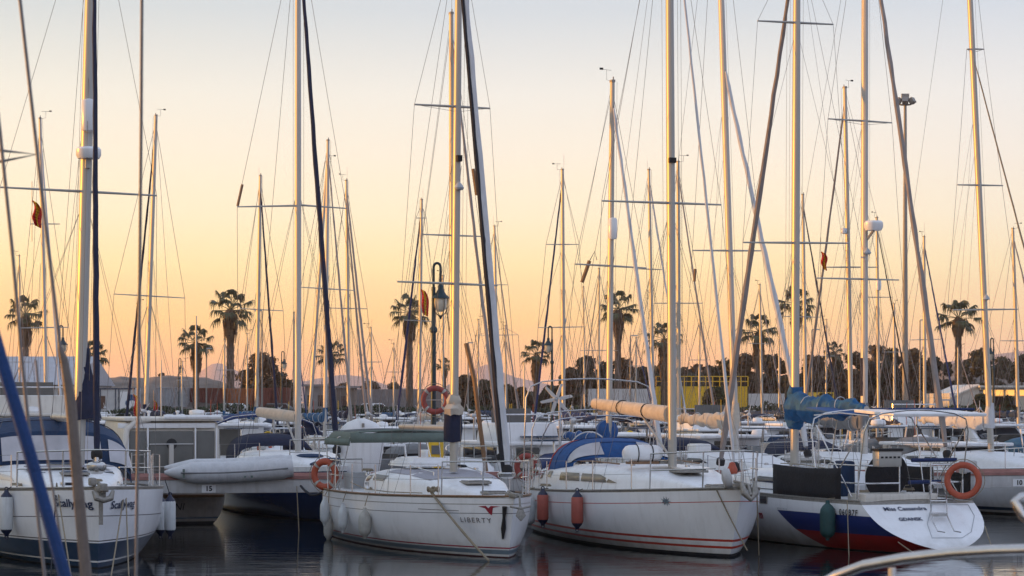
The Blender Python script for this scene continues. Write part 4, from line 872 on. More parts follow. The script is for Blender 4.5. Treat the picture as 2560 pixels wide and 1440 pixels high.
def motor(label, px, D, L, away, hc='w', ang=20, style='cabin', top='white', group=None, hgt=1., canvas=None, B_=None, glassm='glass'):
    X = (px-CX)/FPX*D; a = R(ang); u = Vector((math.sin(a), -math.cos(a)))
    if away: u = -u
    m = Vector((X, D)); b = Boat('motorboat', label, 'motorboat', m+u*L/2, m-u*L/2, group); s = L/8; B_ = B_ or L*.34
    b.hull([M[HULLC[hc]], M['anti'], M['boot'], M['brass']], [(-.5, .05, 1), (.1, .16, 2), ('r', .1, .14, 3)], N=14, B=B_, fs=.75*s+.1, fb=1.15*s+.1, tw=.88, bow=.9, full=2.6, mx=.35)
    z0 = b.H.sheer(.5); w_ = B_*.38; hgt *= .72 if D > 75 else .8
    b.coach([(.1*s, w_, .02, z0), (.4*s, w_*1.05, .5*s, z0), (2.0*s, w_*.8, .3*s, z0+.05), (3.2*s, w_*.4, .02, z0+.15)], n=8)
    if style in ('cabin', 'fly'):
        h = 1.5*s*hgt; x0, x1 = -2.2*s, 1.0*s
        mb = MB(); prof = [(x0, 0), (x0, h), (x1-.3*s, h), (x1+.25*s, .55*h), (x1+.3*s, 0)]
        mb.prism([(x, z) for x, z in prof], (0, 2*w_, 0), (0, -w_, z0-.1), (1, 0, 0), (0, 0, 1)); cab = mb.build('cabin', M[top], b.e, bevel=.06)
        MB().box(((x0+x1)/2-.15*s, 0, z0-.1+h+.04), (x1-x0+.35*s, 2*w_+.22, .09)).build('roof', M[top], b.e, bevel=.035)
        for sg in (1, -1):
            for q in range(3):
                xa_, xb_ = lerp(x0+.15, x1-.45*s, q/3)+.04, lerp(x0+.15, x1-.45*s, (q+1)/3)-.04
                MB().box(((xa_+xb_)/2, sg*(w_+.006), z0+h*.62), (xb_-xa_, .02, h*.42)).build('window', M[glassm], cab, bevel=.005)
        MB().add([(x1-.26*s, -w_*.86, z0-.1+h*.93), (x1-.26*s, w_*.86, z0-.1+h*.93), (x1+.24*s, w_*.86, z0-.1+h*.6), (x1+.24*s, -w_*.86, z0-.1+h*.6)], [(0, 1, 2, 3)]).add([(x1-.20*s, -w_*.86, z0-.08+h*.93), (x1-.20*s, w_*.86, z0-.08+h*.93), (x1+.30*s, w_*.86, z0-.08+h*.6), (x1+.30*s, -w_*.86, z0-.08+h*.6)], [(0, 1, 2, 3)]).build('windscreen', M[glassm], cab)
        MB().box((x0-.012, .15*w_, z0+h*.42), (.02, w_*.7, h*.8)).build('door', M['smoke'], cab); 
        if style == 'fly':
            zt = z0-.06+h; MB().box((x0*.5, 0, zt+.28), (1.9*s, 2*w_*.9, .5), tap=.92).build('flybridge', M[top], b.e, bevel=.06)
            r_ = MB(); r_.tube([(x0, -w_*.9, zt+.1), (x0, -w_*.9, zt+.75), (x0, w_*.9, zt+.75), (x0, w_*.9, zt+.1)], .02*max(1, D/80), 6); r_.build('fly_rail', M['steel'], b.e)
            MB().box((x0*.3, 0, zt+.7), (.06, 1.2*w_, .4)).build('fly_screen', M['smoke'], b.e)
    elif style == 'open':
        rows = [[Vector((.75*s-.45*s*j-.35*abs(y)**2, w_*1.02*y, z0+.3*s+.28*s*j)) for y in [lerp(-1, 1, i/8) for i in range(9)]] for j in range(3)]
        MB().grid(rows).build('windscreen', M['smoke'], b.e, solid=.02)
    if canvas:
        b.canopy([(-.6*s, w_*1.02, z0+.2, .5*s), (-1.6*s, w_*1.04, z0+.2, .62*s), (-2.7*s, w_*1.04, z0+.15, .5*s)], canvas, 'canvas_top', n=8)
    ar = MB(); k = max(1, D/80); ar.tube([(-2.4*s, -w_, z0), (-2.0*s, -w_*.95, z0+1.45*s*hgt), (-2.0*s, w_*.95, z0+1.45*s*hgt), (-2.4*s, w_, z0)], .035*k, 6); ar.build('radar_arch', M['white'], b.e)
    MB().lathe([(0, 0), (.2, 0), (.23, .06), (.2, .16), (0, .2)], (-2.0*s, 0, z0+1.47*s*hgt)).build('radar_dome', M['white'], b.e)
    b.pulpit(2.0*s, .5, r=.014)
    if D < 100: b.lifelines([-.3*L, -.1*L, .1*L, .25*L], .5, wires=(.5, .27))
    clutter(b, CR, 5 if D < 100 else 2); return b
def clutter(b, rnd, n=3):
    L, D = b.L, b.D; s = L/10; z = b.H.fs; k = rnd.sample(range(8), min(8, n)); hb = b.H.hb(0)*.9
    for q in k:
        sg = rnd.choice([-1, 1]); y = sg*hb
        if q == 0: MB().tube(torus_pts((-L/2+.1, y*.7, z+.42), (0, 1, 0), (0, 0, 1), .2, 14, -.6, 3.74), .065, 6).build('horseshoe_buoy', M[rnd.choice(['orange', 'yellow', 'fdirty'])], b.e)
        elif q == 1: o = MB().box((-L/2-.05, y*.6, z+.55), (.2, .22, .34)).build('outboard_motor', M[rnd.choice(['grey', 'tyre', 'wallw'])], b.e, bevel=.04); MB().box((-L/2-.05, y*.6, z+.2), (.1, .08, .4)).build('outboard_leg', M['grey'], o)
        elif q == 2: MB().tube([(-L/2+.1, y, z+.2), (-L/2+.05, y, z+1.9)], b.rw(.7), 4).build('danbuoy_pole', M[rnd.choice(['yellow', 'orange', 'wallw'])], b.e)
        elif q == 3: MB().box((-L/2+.35, 0, z+1.1), (.5, 1.1, .03)).build('solar_panel', M['boot'], b.e); MB().tube([(-L/2+.2, 0, z), (-L/2+.3, 0, z+1.1)], .03, 5).build('panel_post', M['steel'], b.e)
        elif q == 4:
            c = Vector((-L/2+.2, y, z+1.5)); MB().tube([(c.x, c.y, z), c], .03, 5).build('generator_post', M['aluw'], b.e); o = MB().lathe([(0, -.2), (.08, -.1), (.05, .1), (0, .12)], c, (1, -1, 0)).build('wind_generator', M['wallw'], b.e)
            for i in range(3): a = i*2.09+D; MB().tube([c, c+Vector((.3*math.cos(a)*.7, .3*math.cos(a)*.7, .42*math.sin(a)))], [.035, .012], 4).build('blade', M['wallw'], o)
        elif q == 5: MB().box((rnd.uniform(-.3, .1)*L, y*.4, b.H.sheer(.4)+.55*s), (.6, .45, .22)).build('life_raft', M['white'], b.e, bevel=.06)
        elif q == 6: MB().box((-L*.36, 0, z+.55), (.25, 1.2, .35)).build('dodger_bag', M[rnd.choice(['navy', 'gcanvas', 'black', 'bcanvas'])], b.e, bevel=.06)
        elif q == 7:
            m_ = MB(); x0 = rnd.uniform(-.1, .25)*L
            for i in range(5): a_, b__ = b.H.deck(x0, sg*.95), b.H.deck(x0+1.6, sg*.95); m_.tube([a_+Vector((i*.4, 0, .0)), a_+Vector((i*.4, 0, .55))], .02, 4) if i % 2 == 0 else 0
            m_.tube([b.H.deck(x0, sg*.95)+Vector((0, 0, .35)), b.H.deck(x0+1.6, sg*.95)+Vector((0, 0, .35))], .07, 5); m_.build('lashed_spar', M[rnd.choice(['wallw', 'bcanvas', 'navy'])], b.e)
CR = random.Random(21)
# named boats in the row behind the near pier
S = sloop
# blue-hulled sloop whose bow comes up to the pier
b = Boat('sailboat', 'navy-hulled sloop with white deck and blue hatch covers, bow against the near pier', 'sailboat', (-4.05, 54.9), (-7.25, 64.2))
b.hull([M['navyhull'], M['anti'], M['white'], M['brass']], [(-.5, .03, 1), ('r', .0, .12, 2), ('r', .16, .19, 2)], B=3.4, fs=1.1, fb=1.34, tw=.74, bow=.5)
b.coach([(-2.6, 1.0, .34, 1.12), (-1.5, 1.1, .45, 1.14), (1.0, 1.0, .42, 1.18), (2.6, .6, .2, 1.24), (3.3, .3, .02, 1.28)], 'white')
for x, y, zz_ in ((1.9, .0, 1.52), (3.3, 0, 1.36), (2.6, .45, 1.43)): MB().lathe([(0, .05), (.3, .04), (.42, 0), (.42, -.04), (0, -.05)], (x, y, zz_), sx=.8).build('hatch_cover', M['blue'], b.e)
cm = .9; t0 = b.at_x(745, 0, cm); b0 = b.at_x(745, 1140, cm)
b.mast(cm, 1.5, Vector((cm, b0.y, 1.5)).lerp(Vector((cm, t0.y, t0.z)), 1.2), .082, 'aluw', [(b.at_x(593, 517, cm), b.at_x(745, 507, cm)), (b.at_x(745, 507, cm), b.at_x(866, 521, cm))], y=b0.y)
b.sp = [(b.at_x(593, 517, cm), b.at_x(866, 521, cm), b.mp(.5))]
b.shrouds(1.55); b.forestay((b.L/2-.3, 0, 1.4), .98, .075, 'navy', .4, wob=.06); b.wire([b.mt, (-b.L/2, 0, 1.1)], 'backstay')
ga = mq(b, 1043); gb = b.at_x(648, 1030, cm-2.6); MB().tube([ga, ga.lerp(gb, .5), gb], [.12, .125, .11], 12, sq=1.2).build('boom', M['bcanvas'], b.e)
MB().tube([ga.lerp(gb, .35), Vector((cm-.1, b0.y, 1.7))], .03, 6).build('boom_vang', M['aluw'], b.e)
for q in (-.1, .12): b.wire([b.mt+Vector((q, q, 0)), b.mb_+Vector((q, q, .1))], 'halyard', 'rope', .4)
b.canopy([(-1.7, 1.0, 1.45, .25), (-2.2, 1.05, 1.35, .62), (-2.9, 1.1, 1.3, .7)], 'navy'); b.canopy([(-3.1, 1.5, 1.95, .50), (-3.7, 1.52, 2.0, .55), (-4.4, 1.5, 1.95, .50)], 'rblue', 'bimini', e1=.9, e2=.8)
for x in (-3.1, -4.4): arch(b, x, 1.48, 1.15, 2.45, 0, .014, .6)
b.pulpit(1.5, .62); b.lifelines([-2.8, -1.2, .4, 2.0], .62); bp_ = b.w((-3.0, 1.1, 1.75)); MB().box((-3.6, .9, 1.75), (.5, .5, .55)).build('cockpit_bag', M['navy'], b.e, bevel=.08)
NB = b
# motor cruiser with its stern against the near pier
b = Boat('motorboat', 'white cabin cruiser with grey panels, its weathered and shade-darkened stern under the near pier', 'motorboat', (-10.55, 61.6), (-8.0, 54.1))
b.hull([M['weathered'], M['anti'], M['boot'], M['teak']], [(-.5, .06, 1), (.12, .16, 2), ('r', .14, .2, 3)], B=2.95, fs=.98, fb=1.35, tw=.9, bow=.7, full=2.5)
L2 = b.L/2; z0 = .92
mb = MB(); mb.prism([(-L2+.35, 0), (-L2+.25, 1.15), (-L2+.45, 1.48), (-L2+3.4, 1.5), (-L2+4.2, .9), (-L2+4.3, 0)], (0, 2.2, 0), (0, -1.25, z0), (1, 0, 0), (0, 0, 1)); cab = mb.build('cabin', M['cream'], b.e, bevel=.08)
MB().box((-L2+1.9, -.15, z0+1.53), (3.5, 2.35, .09)).build('roof', M['cream'], b.e, bevel=.04)
MB().tube([(-L2+.1, .1, z0+1.58), (-L2+.1, -1.25, z0+1.58)], .05, 8).build('roof_lip', M['white'], b.e)
for y0_, y1_, nm in ((-.62, .42, 'canvas_panel'), (.50, .88, 'canvas_panel'), (-1.12, -.7, 'side_panel')):
    q = MB().box((-L2+.235, (y0_+y1_)/2, z0+.68), (.05, y1_-y0_, 1.15)).build(nm, M['panel'], cab, bevel=.01)
for y in (-.66, .46, -1.16, .92): MB().box((-L2+.20, y, z0+.70), (.05, .035, 1.25)).build('post', M['white'], cab)
MB().lathe([(0, 0), (.11, 0), (.13, .01), (0, .012)], (-L2+.205, -.1, z0+.95), (-1, 0, 0), 12).build('round_badge', M['inkb'], cab)
la = MB()
for y in (.55, .85): la.tube([(-L2+.12, y, z0-.1), (-L2+.12, y, z0+.75)], .015, 6)
for z in (.1, .3, .5, .7): la.tube([(-L2+.12, .55, z0+z), (-L2+.12, .85, z0+z)], .012, 6)
la.build('stern_ladder', M['aluw'], b.e)
text_part('ARANI', .24, M['inkb'], b.hull_o, lambda u, v: b.H.pt(0, .40+v, 0) + Vector((-.012, -u, 0)), name='boat_name', shear=.2)
MB().box((-L2-.12, 0, .66), (.3, 2.5, .06)).build('swim_platform', M['teak'], b.e)
for x, y in ((-L2+1, .3), (-L2+1.6, -.5)): MB().lathe([(.03, 0), (.03, .1), (.05, .1), (.05, .14), (0, .15)], (x, y, z0+1.58)).build('roof_fitting', M['white'], b.e)
rd = b.at_x(492, 1032, -L2+1.2); MB().lathe([(0, -.05), (.28, -.05), (.31, 0), (.28, .06), (0, .08)], rd, sx=.6).build('radar_dome', M['white'], b.e); MB().tube([rd, (rd.x, rd.y, z0+1.55)], .04, 6).build('dome_post', M['white'], b.e)
MB().tube([(-L2+.2, .98, z0-.1), (-L2+.2, 1.0, z0+.9), (-L2+.2, .95, z0+1.3), (-L2+.22, .75, z0+1.48), (-L2+.25, .4, z0+1.54)], .075, 10).build('corner_pillar', M['cream'], cab)
for z in (.42, .95): MB().box((-L2+.2, -.1, z0+z), (.04, 1.05, .02)).build('panel_seam', M['wallw'], cab)
MB().box((-L2+.27, 0, z0+1.38), (.06, 2.3, .12)).build('fascia', M['white'], cab, bevel=.02); ap = b.at_x(490, 790, -L2+1.4); MB().tube([(ap.x, ap.y, z0+1.5), ap], [.03, .02], 6).build('whip_aerial', M['aluw'], b.e); ap = b.at_x(403, 900, -L2+1.4); MB().tube([(ap.x, ap.y, z0+1.5), ap], [.02, .014], 6).build('whip_aerial', M['aluw'], b.e)
MB().box(b.at_x(428, 1160, -L2-.05), (.1, .1, .9)).build('stern_post', M['aluw'], b.e)
# inflatable dinghy lying on the pier
dg_p = W(572, 1177, 51.72); e = thing('dinghy', 'pale grey inflatable dinghy lying on its side along the near pier', 'dinghy', dg_p, math.atan(.165))
pts = []; rr = []
for i in range(25):
    q = i/24; x = lerp(-1.42, 1.42, q); pts.append(Vector((x, -.02, .02+.10*(q-.5)-.05*math.sin(q*3.1)))); rr.append(.245*min(1, (q*4+.10)**.8)*(1 if q < .93 else .86))
MB().tube(pts, rr, 14).build('tube', M['sail'], e); MB().tube([p+Vector((0, .20, .10)) for p in pts], [r_*.85 for r_ in rr], 12).build('tube', M['sail'], e)
MB().tube([p+Vector((0, -.235, -.0)) for p in pts[3:-1]], .018, 5).build('rubbing_strake', M['gcanvas'], e)
for x, l in ((-.55, .22), (-.15, .16), (.75, .28)): MB().box((x, -.232, -.03), (l, .02, .09)).build('patch', M['grey'], e, bevel=.005)
for x in (-1.0, .35, .5): MB().box((x, -.236, -.05), (.05, .015, .2), rz=0).build('strap', M['dgreen'], e)
rope_line('black mooring line curling from the near pier to the middle sloop stern', W(752, 1215, 51.5), W(818, 1218, 49.5), .18, .03, 'ropedk'); rope_line('pale rope pair hanging off the pier beside the dinghy', W(742, 1215, 51.4), W(748, 1345, 51.2), 0, .012)
# rows of boats behind
T = [ # px, D, L, away, (top px, py), spreaders (y, left, right, dy), hull, cover, furl, furl r, hood, label
 (1133, 60, 9.5, 0, (1128, 35), [(586, 1057, 1202, 5)], 'w', 'bcanvas', 'saildk', .05, 'gcanvas', .075, 'white sloop behind the near pier, mast just left of the middle sloop mast'),
 (1840, 60, 10.5, 0, (1803, -350), [(626, 1731, 1905, 1)], 'w', 'bcanvas', 'sail', .085, 'navy', .082, 'white sloop behind the big sloop bow, its thick furled jib crossing in a V'),
 (2160, 59, 10.5, 0, (2162, -300), [(297, 2070, 2230, 10), (695, 2040, 2247, 5)], 'w', 'gcanvas', 'saildk', .078, 'navy', .085, 'white sloop behind the sloop on the right, with a radar dome high on its mast'),
 (2478, 61, 10.5, 0, (2425, -320), [(123, 2417, 2460, 0), (462, 2393, 2507, 2), (775, 2380, 2545, -2)], 'w', 'sail', 'rope', .03, 'gcanvas', .075, 'white sloop near the right edge behind pier number 10, with three pairs of spreaders'),
 (1521, 56, 8.6, 0, (1531, 205), [(660, 1437, 1616, 10)], 'w', 'azure', 'sail', .062, 'rblue', .072, 'white sloop behind the near pier with a rolled bright blue sail cover'),
 (118, 87, 10, 0, (100, 297), [(820, 50, 172, -2), (560, 75, 150, 0)], 'w', 'navy', 'sail', .05, 'navy', .075, 'white sloop at the left in front of the warehouse, second row'),
 (362, 87, 10.5, 1, (390, 290), [(735, 285, 462, 10)], 'w', 'navy', 'navy', .055, 'navy', .085, 'white sloop right of the far-left sloop with a navy furled jib hugging its mast'),
 (640, 100, 10, 0, (651, 440), [(771, 600, 708, 6)], 'w', 'teal', 'navy', .06, 'blue', .085, 'white sloop with a teal mast collar below the tallest palm on the left'),
 (812, 88, 10, 0, (820, 352), [(718, 752, 888, 8)], 'w', 'teal', 'saildk', .05, 'navy', .078, 'white sloop with a drooping teal sail cover just right of the navy-hulled sloop mast'),
 (770, 92, 9, 1, (818, 405), [], 'c', 'navy', None, .0, None, .07, 'cream sloop whose mast leans right into its neighbour left of the middle'),
 (872, 106, 10, 0, (866, 452), [(770, 820, 918, 2)], 'w', 'navy', 'saildk', .07, 'navy', .08, 'white sloop with two brown furled headsails left of the middle'),
 (1047, 108, 9.5, 1, (1054, 500), [(545, 1040, 1066, 0), (800, 1010, 1090, 4)], 'w', 'bcanvas', 'rblue', .07, 'navy', .08, 'white sloop left of the near street lamp, cream bundled sail, blue furled jib'),
 (1245, 132, 9.5, 0, (1236, 566), [(712, 1205, 1270, 0)], 'w', 'blue', 'saildk', .05, 'blue', .08, 'white sloop far behind the pale furled jib of the middle sloop'),
 (1266, 168, 9, 0, (1263, 815), [(838, 1188, 1296, -1)], 'w', 'navy', None, 0, None, .075, 'far small sloop right of the middle sloop jib with very wide spreaders'),
 (1409, 101, 9.8, 1, (1406, 425), [(611, 1365, 1448, 0), (819, 1345, 1461, -2)], 'w', 'rblue', 'rblue', .06, 'blue', .085, 'white sloop with a bright blue furled jib between the small palm and the wind generator'),
 (1462, 160, 9, 0, (1458, 718), [], 'c', 'blue', 'saildk', .04, None, .06, 'far cream sloop just left of the tallest palm on the right'),
 (1497, 150, 9, 1, (1497, 672), [(876, 1450, 1545, 0)], 'w', 'gcanvas', 'saildk', .045, None, .07, 'far white sloop with a thin orange-lit mast left of the tallest right palm'),
 (1634, 101, 9.6, 0, (1622, 425), [(672, 1590, 1660, 2)], 'w', 'navy', 'sail', .05, 'gcanvas', .075, 'white sloop before the yellow container stack, left of the big sloop mast'),
 (1697, 98, 10, 0, (1695, 405), [(758, 1635, 1756, 0)], 'w', 'bcanvas', 'saildk', .05, 'navy', .085, 'white sloop hidden behind the big sloop mast, its own mast amber-lit'),
 (1906, 150, 9, 0, (1899, 712), [(858, 1868, 1922, 2)], 'w', 'blue', 'saildk', .04, 'blue', .08, 'far white sloop inside the V of furled jibs'),
 (2015, 112, 9.6, 0, (2007, 487), [(791, 1957, 2052, 2)], 'w', 'blue', 'navy', .05, 'blue', .08, 'white sloop behind the teal sail cover, with a dark furled jib'),
 (2129, 76, 9.5, 1, (2112, 220), [(668, 2057, 2195, 0)], 'w', 'navy', 'saildk', .05, 'gcanvas', .075, 'white sloop left of the radar mast with a brown furled jib leaning left'),
 (2197, 118, 9.6, 0, (2192, 545), [(743, 2150, 2231, 0)], 'w', 'gcanvas', 'ropedk', .045, 'navy', .075, 'white sloop right of the radar mast with a reflector on its mast'),
 (2312, 130, 9.5, 0, (2310, 592), [(850, 2275, 2352, -2)], 'w', 'gcanvas', 'rblue', .06, 'blue', .085, 'white sloop with a bright blue furled jib left of the palm at the right'),
 (2547, 116, 9.8, 0, (2532, 572), [(852, 2500, 2590, 0)], 'w', 'blue', 'saildk', .055, 'blue', .085, 'white sloop at the right edge before the white house'),
 (347, 150, 9, 0, (343, 760), [], 'w', 'navy', 'saildk', .05, None, .075, 'far sloop behind the two-part roof cabin cruiser, mast lit orange'),
 (50, 135, 9, 0, (48, 640), [(905, 20, 80, 0)], 'c', 'navy', None, 0, None, .06, 'far cream sloop at the left edge before the warehouse'),
 (1107, 128, 9, 0, (1107, 690), [], 'w', 'blue', 'ropedk', .045, None, .07, 'far white sloop behind the near street lamp'),
 (928, 140, 8.5, 1, (927, 820), [(905, 900, 955, 0)], 'w', 'navy', None, 0, 'navy', .07, 'far small sloop before the low grey wall'),
 (560, 145, 8.5, 1, (561, 850), [(925, 540, 585, 0)], 'w', 'teal', None, 0, None, .07, 'far small sloop in front of the orange container'),
 (1748, 165, 8.5, 0, (1749, 800), [(900, 1722, 1775, 0)], 'w', 'navy', None, 0, None, .07, 'far small sloop before the yellow containers'),
 (205, 155, 8.5, 0, (204, 870), [], 'w', 'navy', None, 0, None, .06, 'far small sloop right of the warehouse end'),
 (455, 160, 8.5, 0, (455, 905), [(950, 440, 470, 0)], 'c', 'blue', None, 0, None, .06, 'far small sloop before the grey container'),
 (618, 152, 8.5, 1, (617, 835), [], 'w', 'gcanvas', 'saildk', .04, None, .06, 'far small sloop left of the round bush'),
 (735, 148, 9, 0, (735, 782), [], 'w', 'navy', 'rblue', .05, 'navy', .06, 'far sloop peeking left of the navy-hulled sloop mast'),
 (985, 155, 8.5, 0, (984, 860), [(930, 965, 1003, 0)], 'w', 'teal', None, 0, None, .06, 'far small sloop left of the lamp palm'),
 (1195, 160, 9, 1, (1195, 800), [], 'w', 'blue', 'saildk', .04, None, .06, 'far small sloop between the middle mast and its furled jib'),
 (1310, 165, 8.5, 0, (1311, 905), [], 'c', 'navy', None, 0, None, .06, 'far cream sloop left of the little palm'),
 (1590, 158, 9, 0, (1590, 845), [(915, 1570, 1610, 0)], 'w', 'navy', 'rblue', .05, None, .06, 'far small sloop right of the tallest right palm'),
 (1948, 160, 9, 0, (1948, 835), [], 'w', 'blue', 'saildk', .05, None, .06, 'far small sloop left of the right sloop mast'),
 (2065, 158, 9, 1, (2066, 800), [(890, 2045, 2087, 0)], 'w', 'gcanvas', None, 0, None, .06, 'far small sloop before the squat palm'),
 (2395, 165, 8.5, 0, (2395, 870), [], 'w', 'navy', 'saildk', .04, None, .06, 'far small sloop before the right palm trunk'),
 (2236, 160, 9, 1, (2235, 760), [(880, 2205, 2262, 0)], 'c', 'blue', 'saildk', .05, None, .08, 'far cream sloop left of the floodlight mast foot'),
]
SL = {}
for px, D, L, aw, tp_, spv, hc, cov, fu, frr, hood, mr_, lab in T:
    SL[px] = sloop(lab, px, D, L, aw, tp_, spv, hc, cov, fu, frr, hood, mr_, det=D < 110, mm='aluw' if px in (1840, 2160, 118, 812) else 'alu', bim=random.choice([None, None, 'blue', 'navy']) if 70 < D < 140 else None, tq={1840: .642, 2478: .669}.get(px, .96))
# extras on their masts
q = SL[2160]; c = mq(q, 566); o = MB().lathe([(0, -.12), (.2, -.12), (.24, -.04), (.24, .07), (.2, .12), (0, .13)], c+Vector((.3, .1, 0)), n=20).build('radar_dome', M['white'], q.mast_o); MB().tube([c+Vector((.3, .1, -.12)), c+Vector((.0, 0, -.42))], .035, 6).build('radar_bracket', M['alu'], o)
MB().lathe([(0, .08), (.05, .04), (.11, -.06), (.08, -.1), (0, -.1)], c+Vector((.14, 0, -.62))).build('deck_light', M['grey'], q.mast_o)
MB().tube([mq(q, 990), mq(q, 895)], .098, 12).build('mast_sleeve', M['navy'], q.mast_o)
q = SL[1521]; MB().lathe([(0, -.27), (.09, -.25), (.11, -.2), (.11, .2), (.09, .25), (0, .27)], mq(q, 572)+Vector((.12, 0, 0))).build('radar_reflector', M['white'], q.mast_o)
c = mq(q, 1078)+Vector((-.15, 0, 0)); MB().lathe([(0, -.22), (.2, -.2), (.27, -.05), (.27, .1), (.15, .2), (0, .2)], c, (1, 0, 0), 18).build('rolled_sail', M['azure'], q.e)
q = SL[2197]; MB().lathe([(0, -.3), (.12, -.27), (.14, 0), (.12, .27), (0, .3)], mq(q, 712)+Vector((.12, 0, 0))).build('radar_reflector', M['white'], q.mast_o)
q = SL[2129]; c = mq(q, 578); MB().lathe([(0, -.1), (.09, -.08), (.11, 0), (.09, .09), (0, .1)], c+Vector((.02, .12, 0))).build('radar_dome', M['white'], q.mast_o)
q = SL[872]; q.forestay((q.L/2-1.0, 0, 1.1), .88, .065, 'saildk', .5)
q = SL[1409]; MB().lathe([(0, -.15), (.1, -.12), (.12, 0), (.1, .12), (0, .15)], mq(q, 802)+Vector((.2, -.1, 0))).build('radar_dome', M['grey'], q.mast_o)
q = SL[2478]; MB().lathe([(0, .1), (.05, .05), (.1, -.04), (0, -.08)], mq(q, 745)+Vector((.12, 0, 0))).build('deck_light', M['grey'], q.mast_o)
def sticks(b, pts, r, D, m='teak', name='tube_reflector'): return MB().tube([b.px(x, y, D) for x, y in pts], r, 6).build(name, M[m], b.e)
sticks(NB, [(594, 515), (606, 461)], .035, NB.w(NB.mb_).y); sticks(SL[1521], [(1455, 706), (1474, 652)], .05, 56.5, 'teak'); sticks(SL[1521], [(1474, 652), (1487, 628), (1492, 650)], .012, 56.5, 'wire', 'bridle'); sticks(B1, [(1183, 422), (1192, 488)], .035, 46, 'teak')
sticks(SL[1133], [(1165, 858), (1186, 950), (1198, 1050), (1216, 1185)], .06, 57.5, 'teak', 'wooden_pole'); sticks(C1, [(1736, 704), (1738, 672)], .03, 47, 'teak')
# motorboats and unrigged craft
MO = [
 (60, 66, 9.5, 1, 'c', 'fly', 'cream', 1., None, 'cream flybridge cruiser behind the far-left sloop, its long flat roof showing'),
 (1256, 62, 7.2, 1, 'w', 'fly', 'white', .88, None, 'white flybridge cruiser with dark windows behind the middle sloop bow'),
 (1565, 70, 7.0, 0, 'w', 'cabin', 'white', 1., None, 'white cabin cruiser behind the wind generator sloop, right of its boom'),
 (1740, 67, 7.5, 1, 'w', 'cabin', 'white', .9, None, 'white cabin cruiser with a dark open stern behind the big sloop mast'),
 (1960, 64, 7, 0, 'w', 'open', 'white', 1., 'navy', 'white open motorboat with a navy canvas top left of the black rail cloth'),
 (2290, 66, 8, 0, 'w', 'open', 'white', 1., 'gcanvas', 'white motorboat with a grey canvas top behind the awning frame'),
 (2400, 63, 7.5, 0, 'w', 'cabin', 'white', .75, 'gcanvas', 'low white cruiser with a grey tarpaulin just behind pier number 10'),
 (905, 60, 6.5, 1, 'w', 'open', 'white', 1., None, 'white open motorboat behind the tall white upturned tender'),
 (560, 82, 8, 1, 'w', 'cabin', 'white', 1.05, None, 'white cruiser with pale blue windows right of the cabin cruiser with grey panels'),
 (690, 80, 7.5, 0, 'w', 'open', 'white', 1., 'navy', 'white motorboat with a navy canvas under the navy-hulled sloop boom'),
 (985, 84, 7.5, 0, 'w', 'cabin', 'white', 1., 'navy', 'white cruiser with navy canvas right of the upturned tender'),
 (1180, 86, 8, 1, 'w', 'cabin', 'white', .95, None, 'white cruiser right of the navy mast bag'),
 (1450, 83, 8.0, 0, 'w', 'cabin', 'white', .95, None, 'white cabin cruiser above the blue sail cover'),
 (1330, 85, 7, 1, 'w', 'open', 'white', 1., 'blue', 'white motorboat with a blue canvas left of the blue sprayhood'),
 (1790, 84, 7.5, 0, 'w', 'fly', 'white', .95, None, 'white flybridge cruiser under the cream bundled sail'),
 (1905, 86, 8, 1, 'w', 'cabin', 'white', .9, 'blue', 'white cruiser with blue canvas inside the V of furled jibs'),
 (2070, 85, 8, 0, 'w', 'cabin', 'white', 1., None, 'white cruiser under the teal sail cover'),
 (2230, 87, 8, 1, 'w', 'fly', 'white', 1., None, 'white flybridge cruiser above the grill box'),
 (2350, 86, 7.5, 0, 'w', 'open', 'white', 1., 'rblue', 'white motorboat with royal blue canvas behind the awning frame'),
 (2455, 84, 8, 0, 'w', 'cabin', 'white', 1., 'gcanvas', 'white cruiser with grey canvas at the right, left of the edge'),
 (2545, 80, 7.5, 1, 'w', 'open', 'white', 1., 'teal', 'white motorboat with a teal canvas at the right edge'),
 (250, 84, 7.5, 0, 'w', 'cabin', 'white', 1., 'navy', 'white cruiser right of the far-left sloop mast bag'),
]
for px, D, L, aw, hc, sty, tpm, hg, cv, lab in MO: motor(lab, px, D, L, aw, hc, CR.uniform(14, 27), sty, tpm, None, hg, cv, glassm='boot' if px == 560 else 'glass')
rng = random.Random(5)
lands = [(30, 'the left edge'), (140, 'the warehouse'), (280, 'the mural kiosk'), (420, 'the grey container'), (520, 'the short palm'), (600, 'the tall left palm'), (680, 'the round bush'), (800, 'the small palm'), (930, 'the grey wall'), (1050, 'the lamp palm'), (1150, 'the lamp'), (1230, 'the pale furled jib'), (1340, 'the little palm'), (1440, 'the dark tree clump'), (1560, 'the tallest right palm'), (1660, 'the palm by the yellow containers'), (1770, 'the yellow containers'), (1890, 'the bushy palm'), (2000, 'the high palm'), (2100, 'the squat palm'), (2220, 'the radar mast'), (2300, 'the floodlight mast'), (2400, 'the right palm'), (2520, 'the white house')]
cols = ['white', 'white', 'cream', 'grey', 'white', 'navy']; cvs = [(None, 'bare cockpit'), ('navy', 'navy canvas'), ('blue', 'blue canvas'), ('teal', 'teal canvas'), ('gcanvas', 'grey canvas')]
hk = {'white': 'w', 'cream': 'c', 'grey': 'g', 'navy': 'n'}
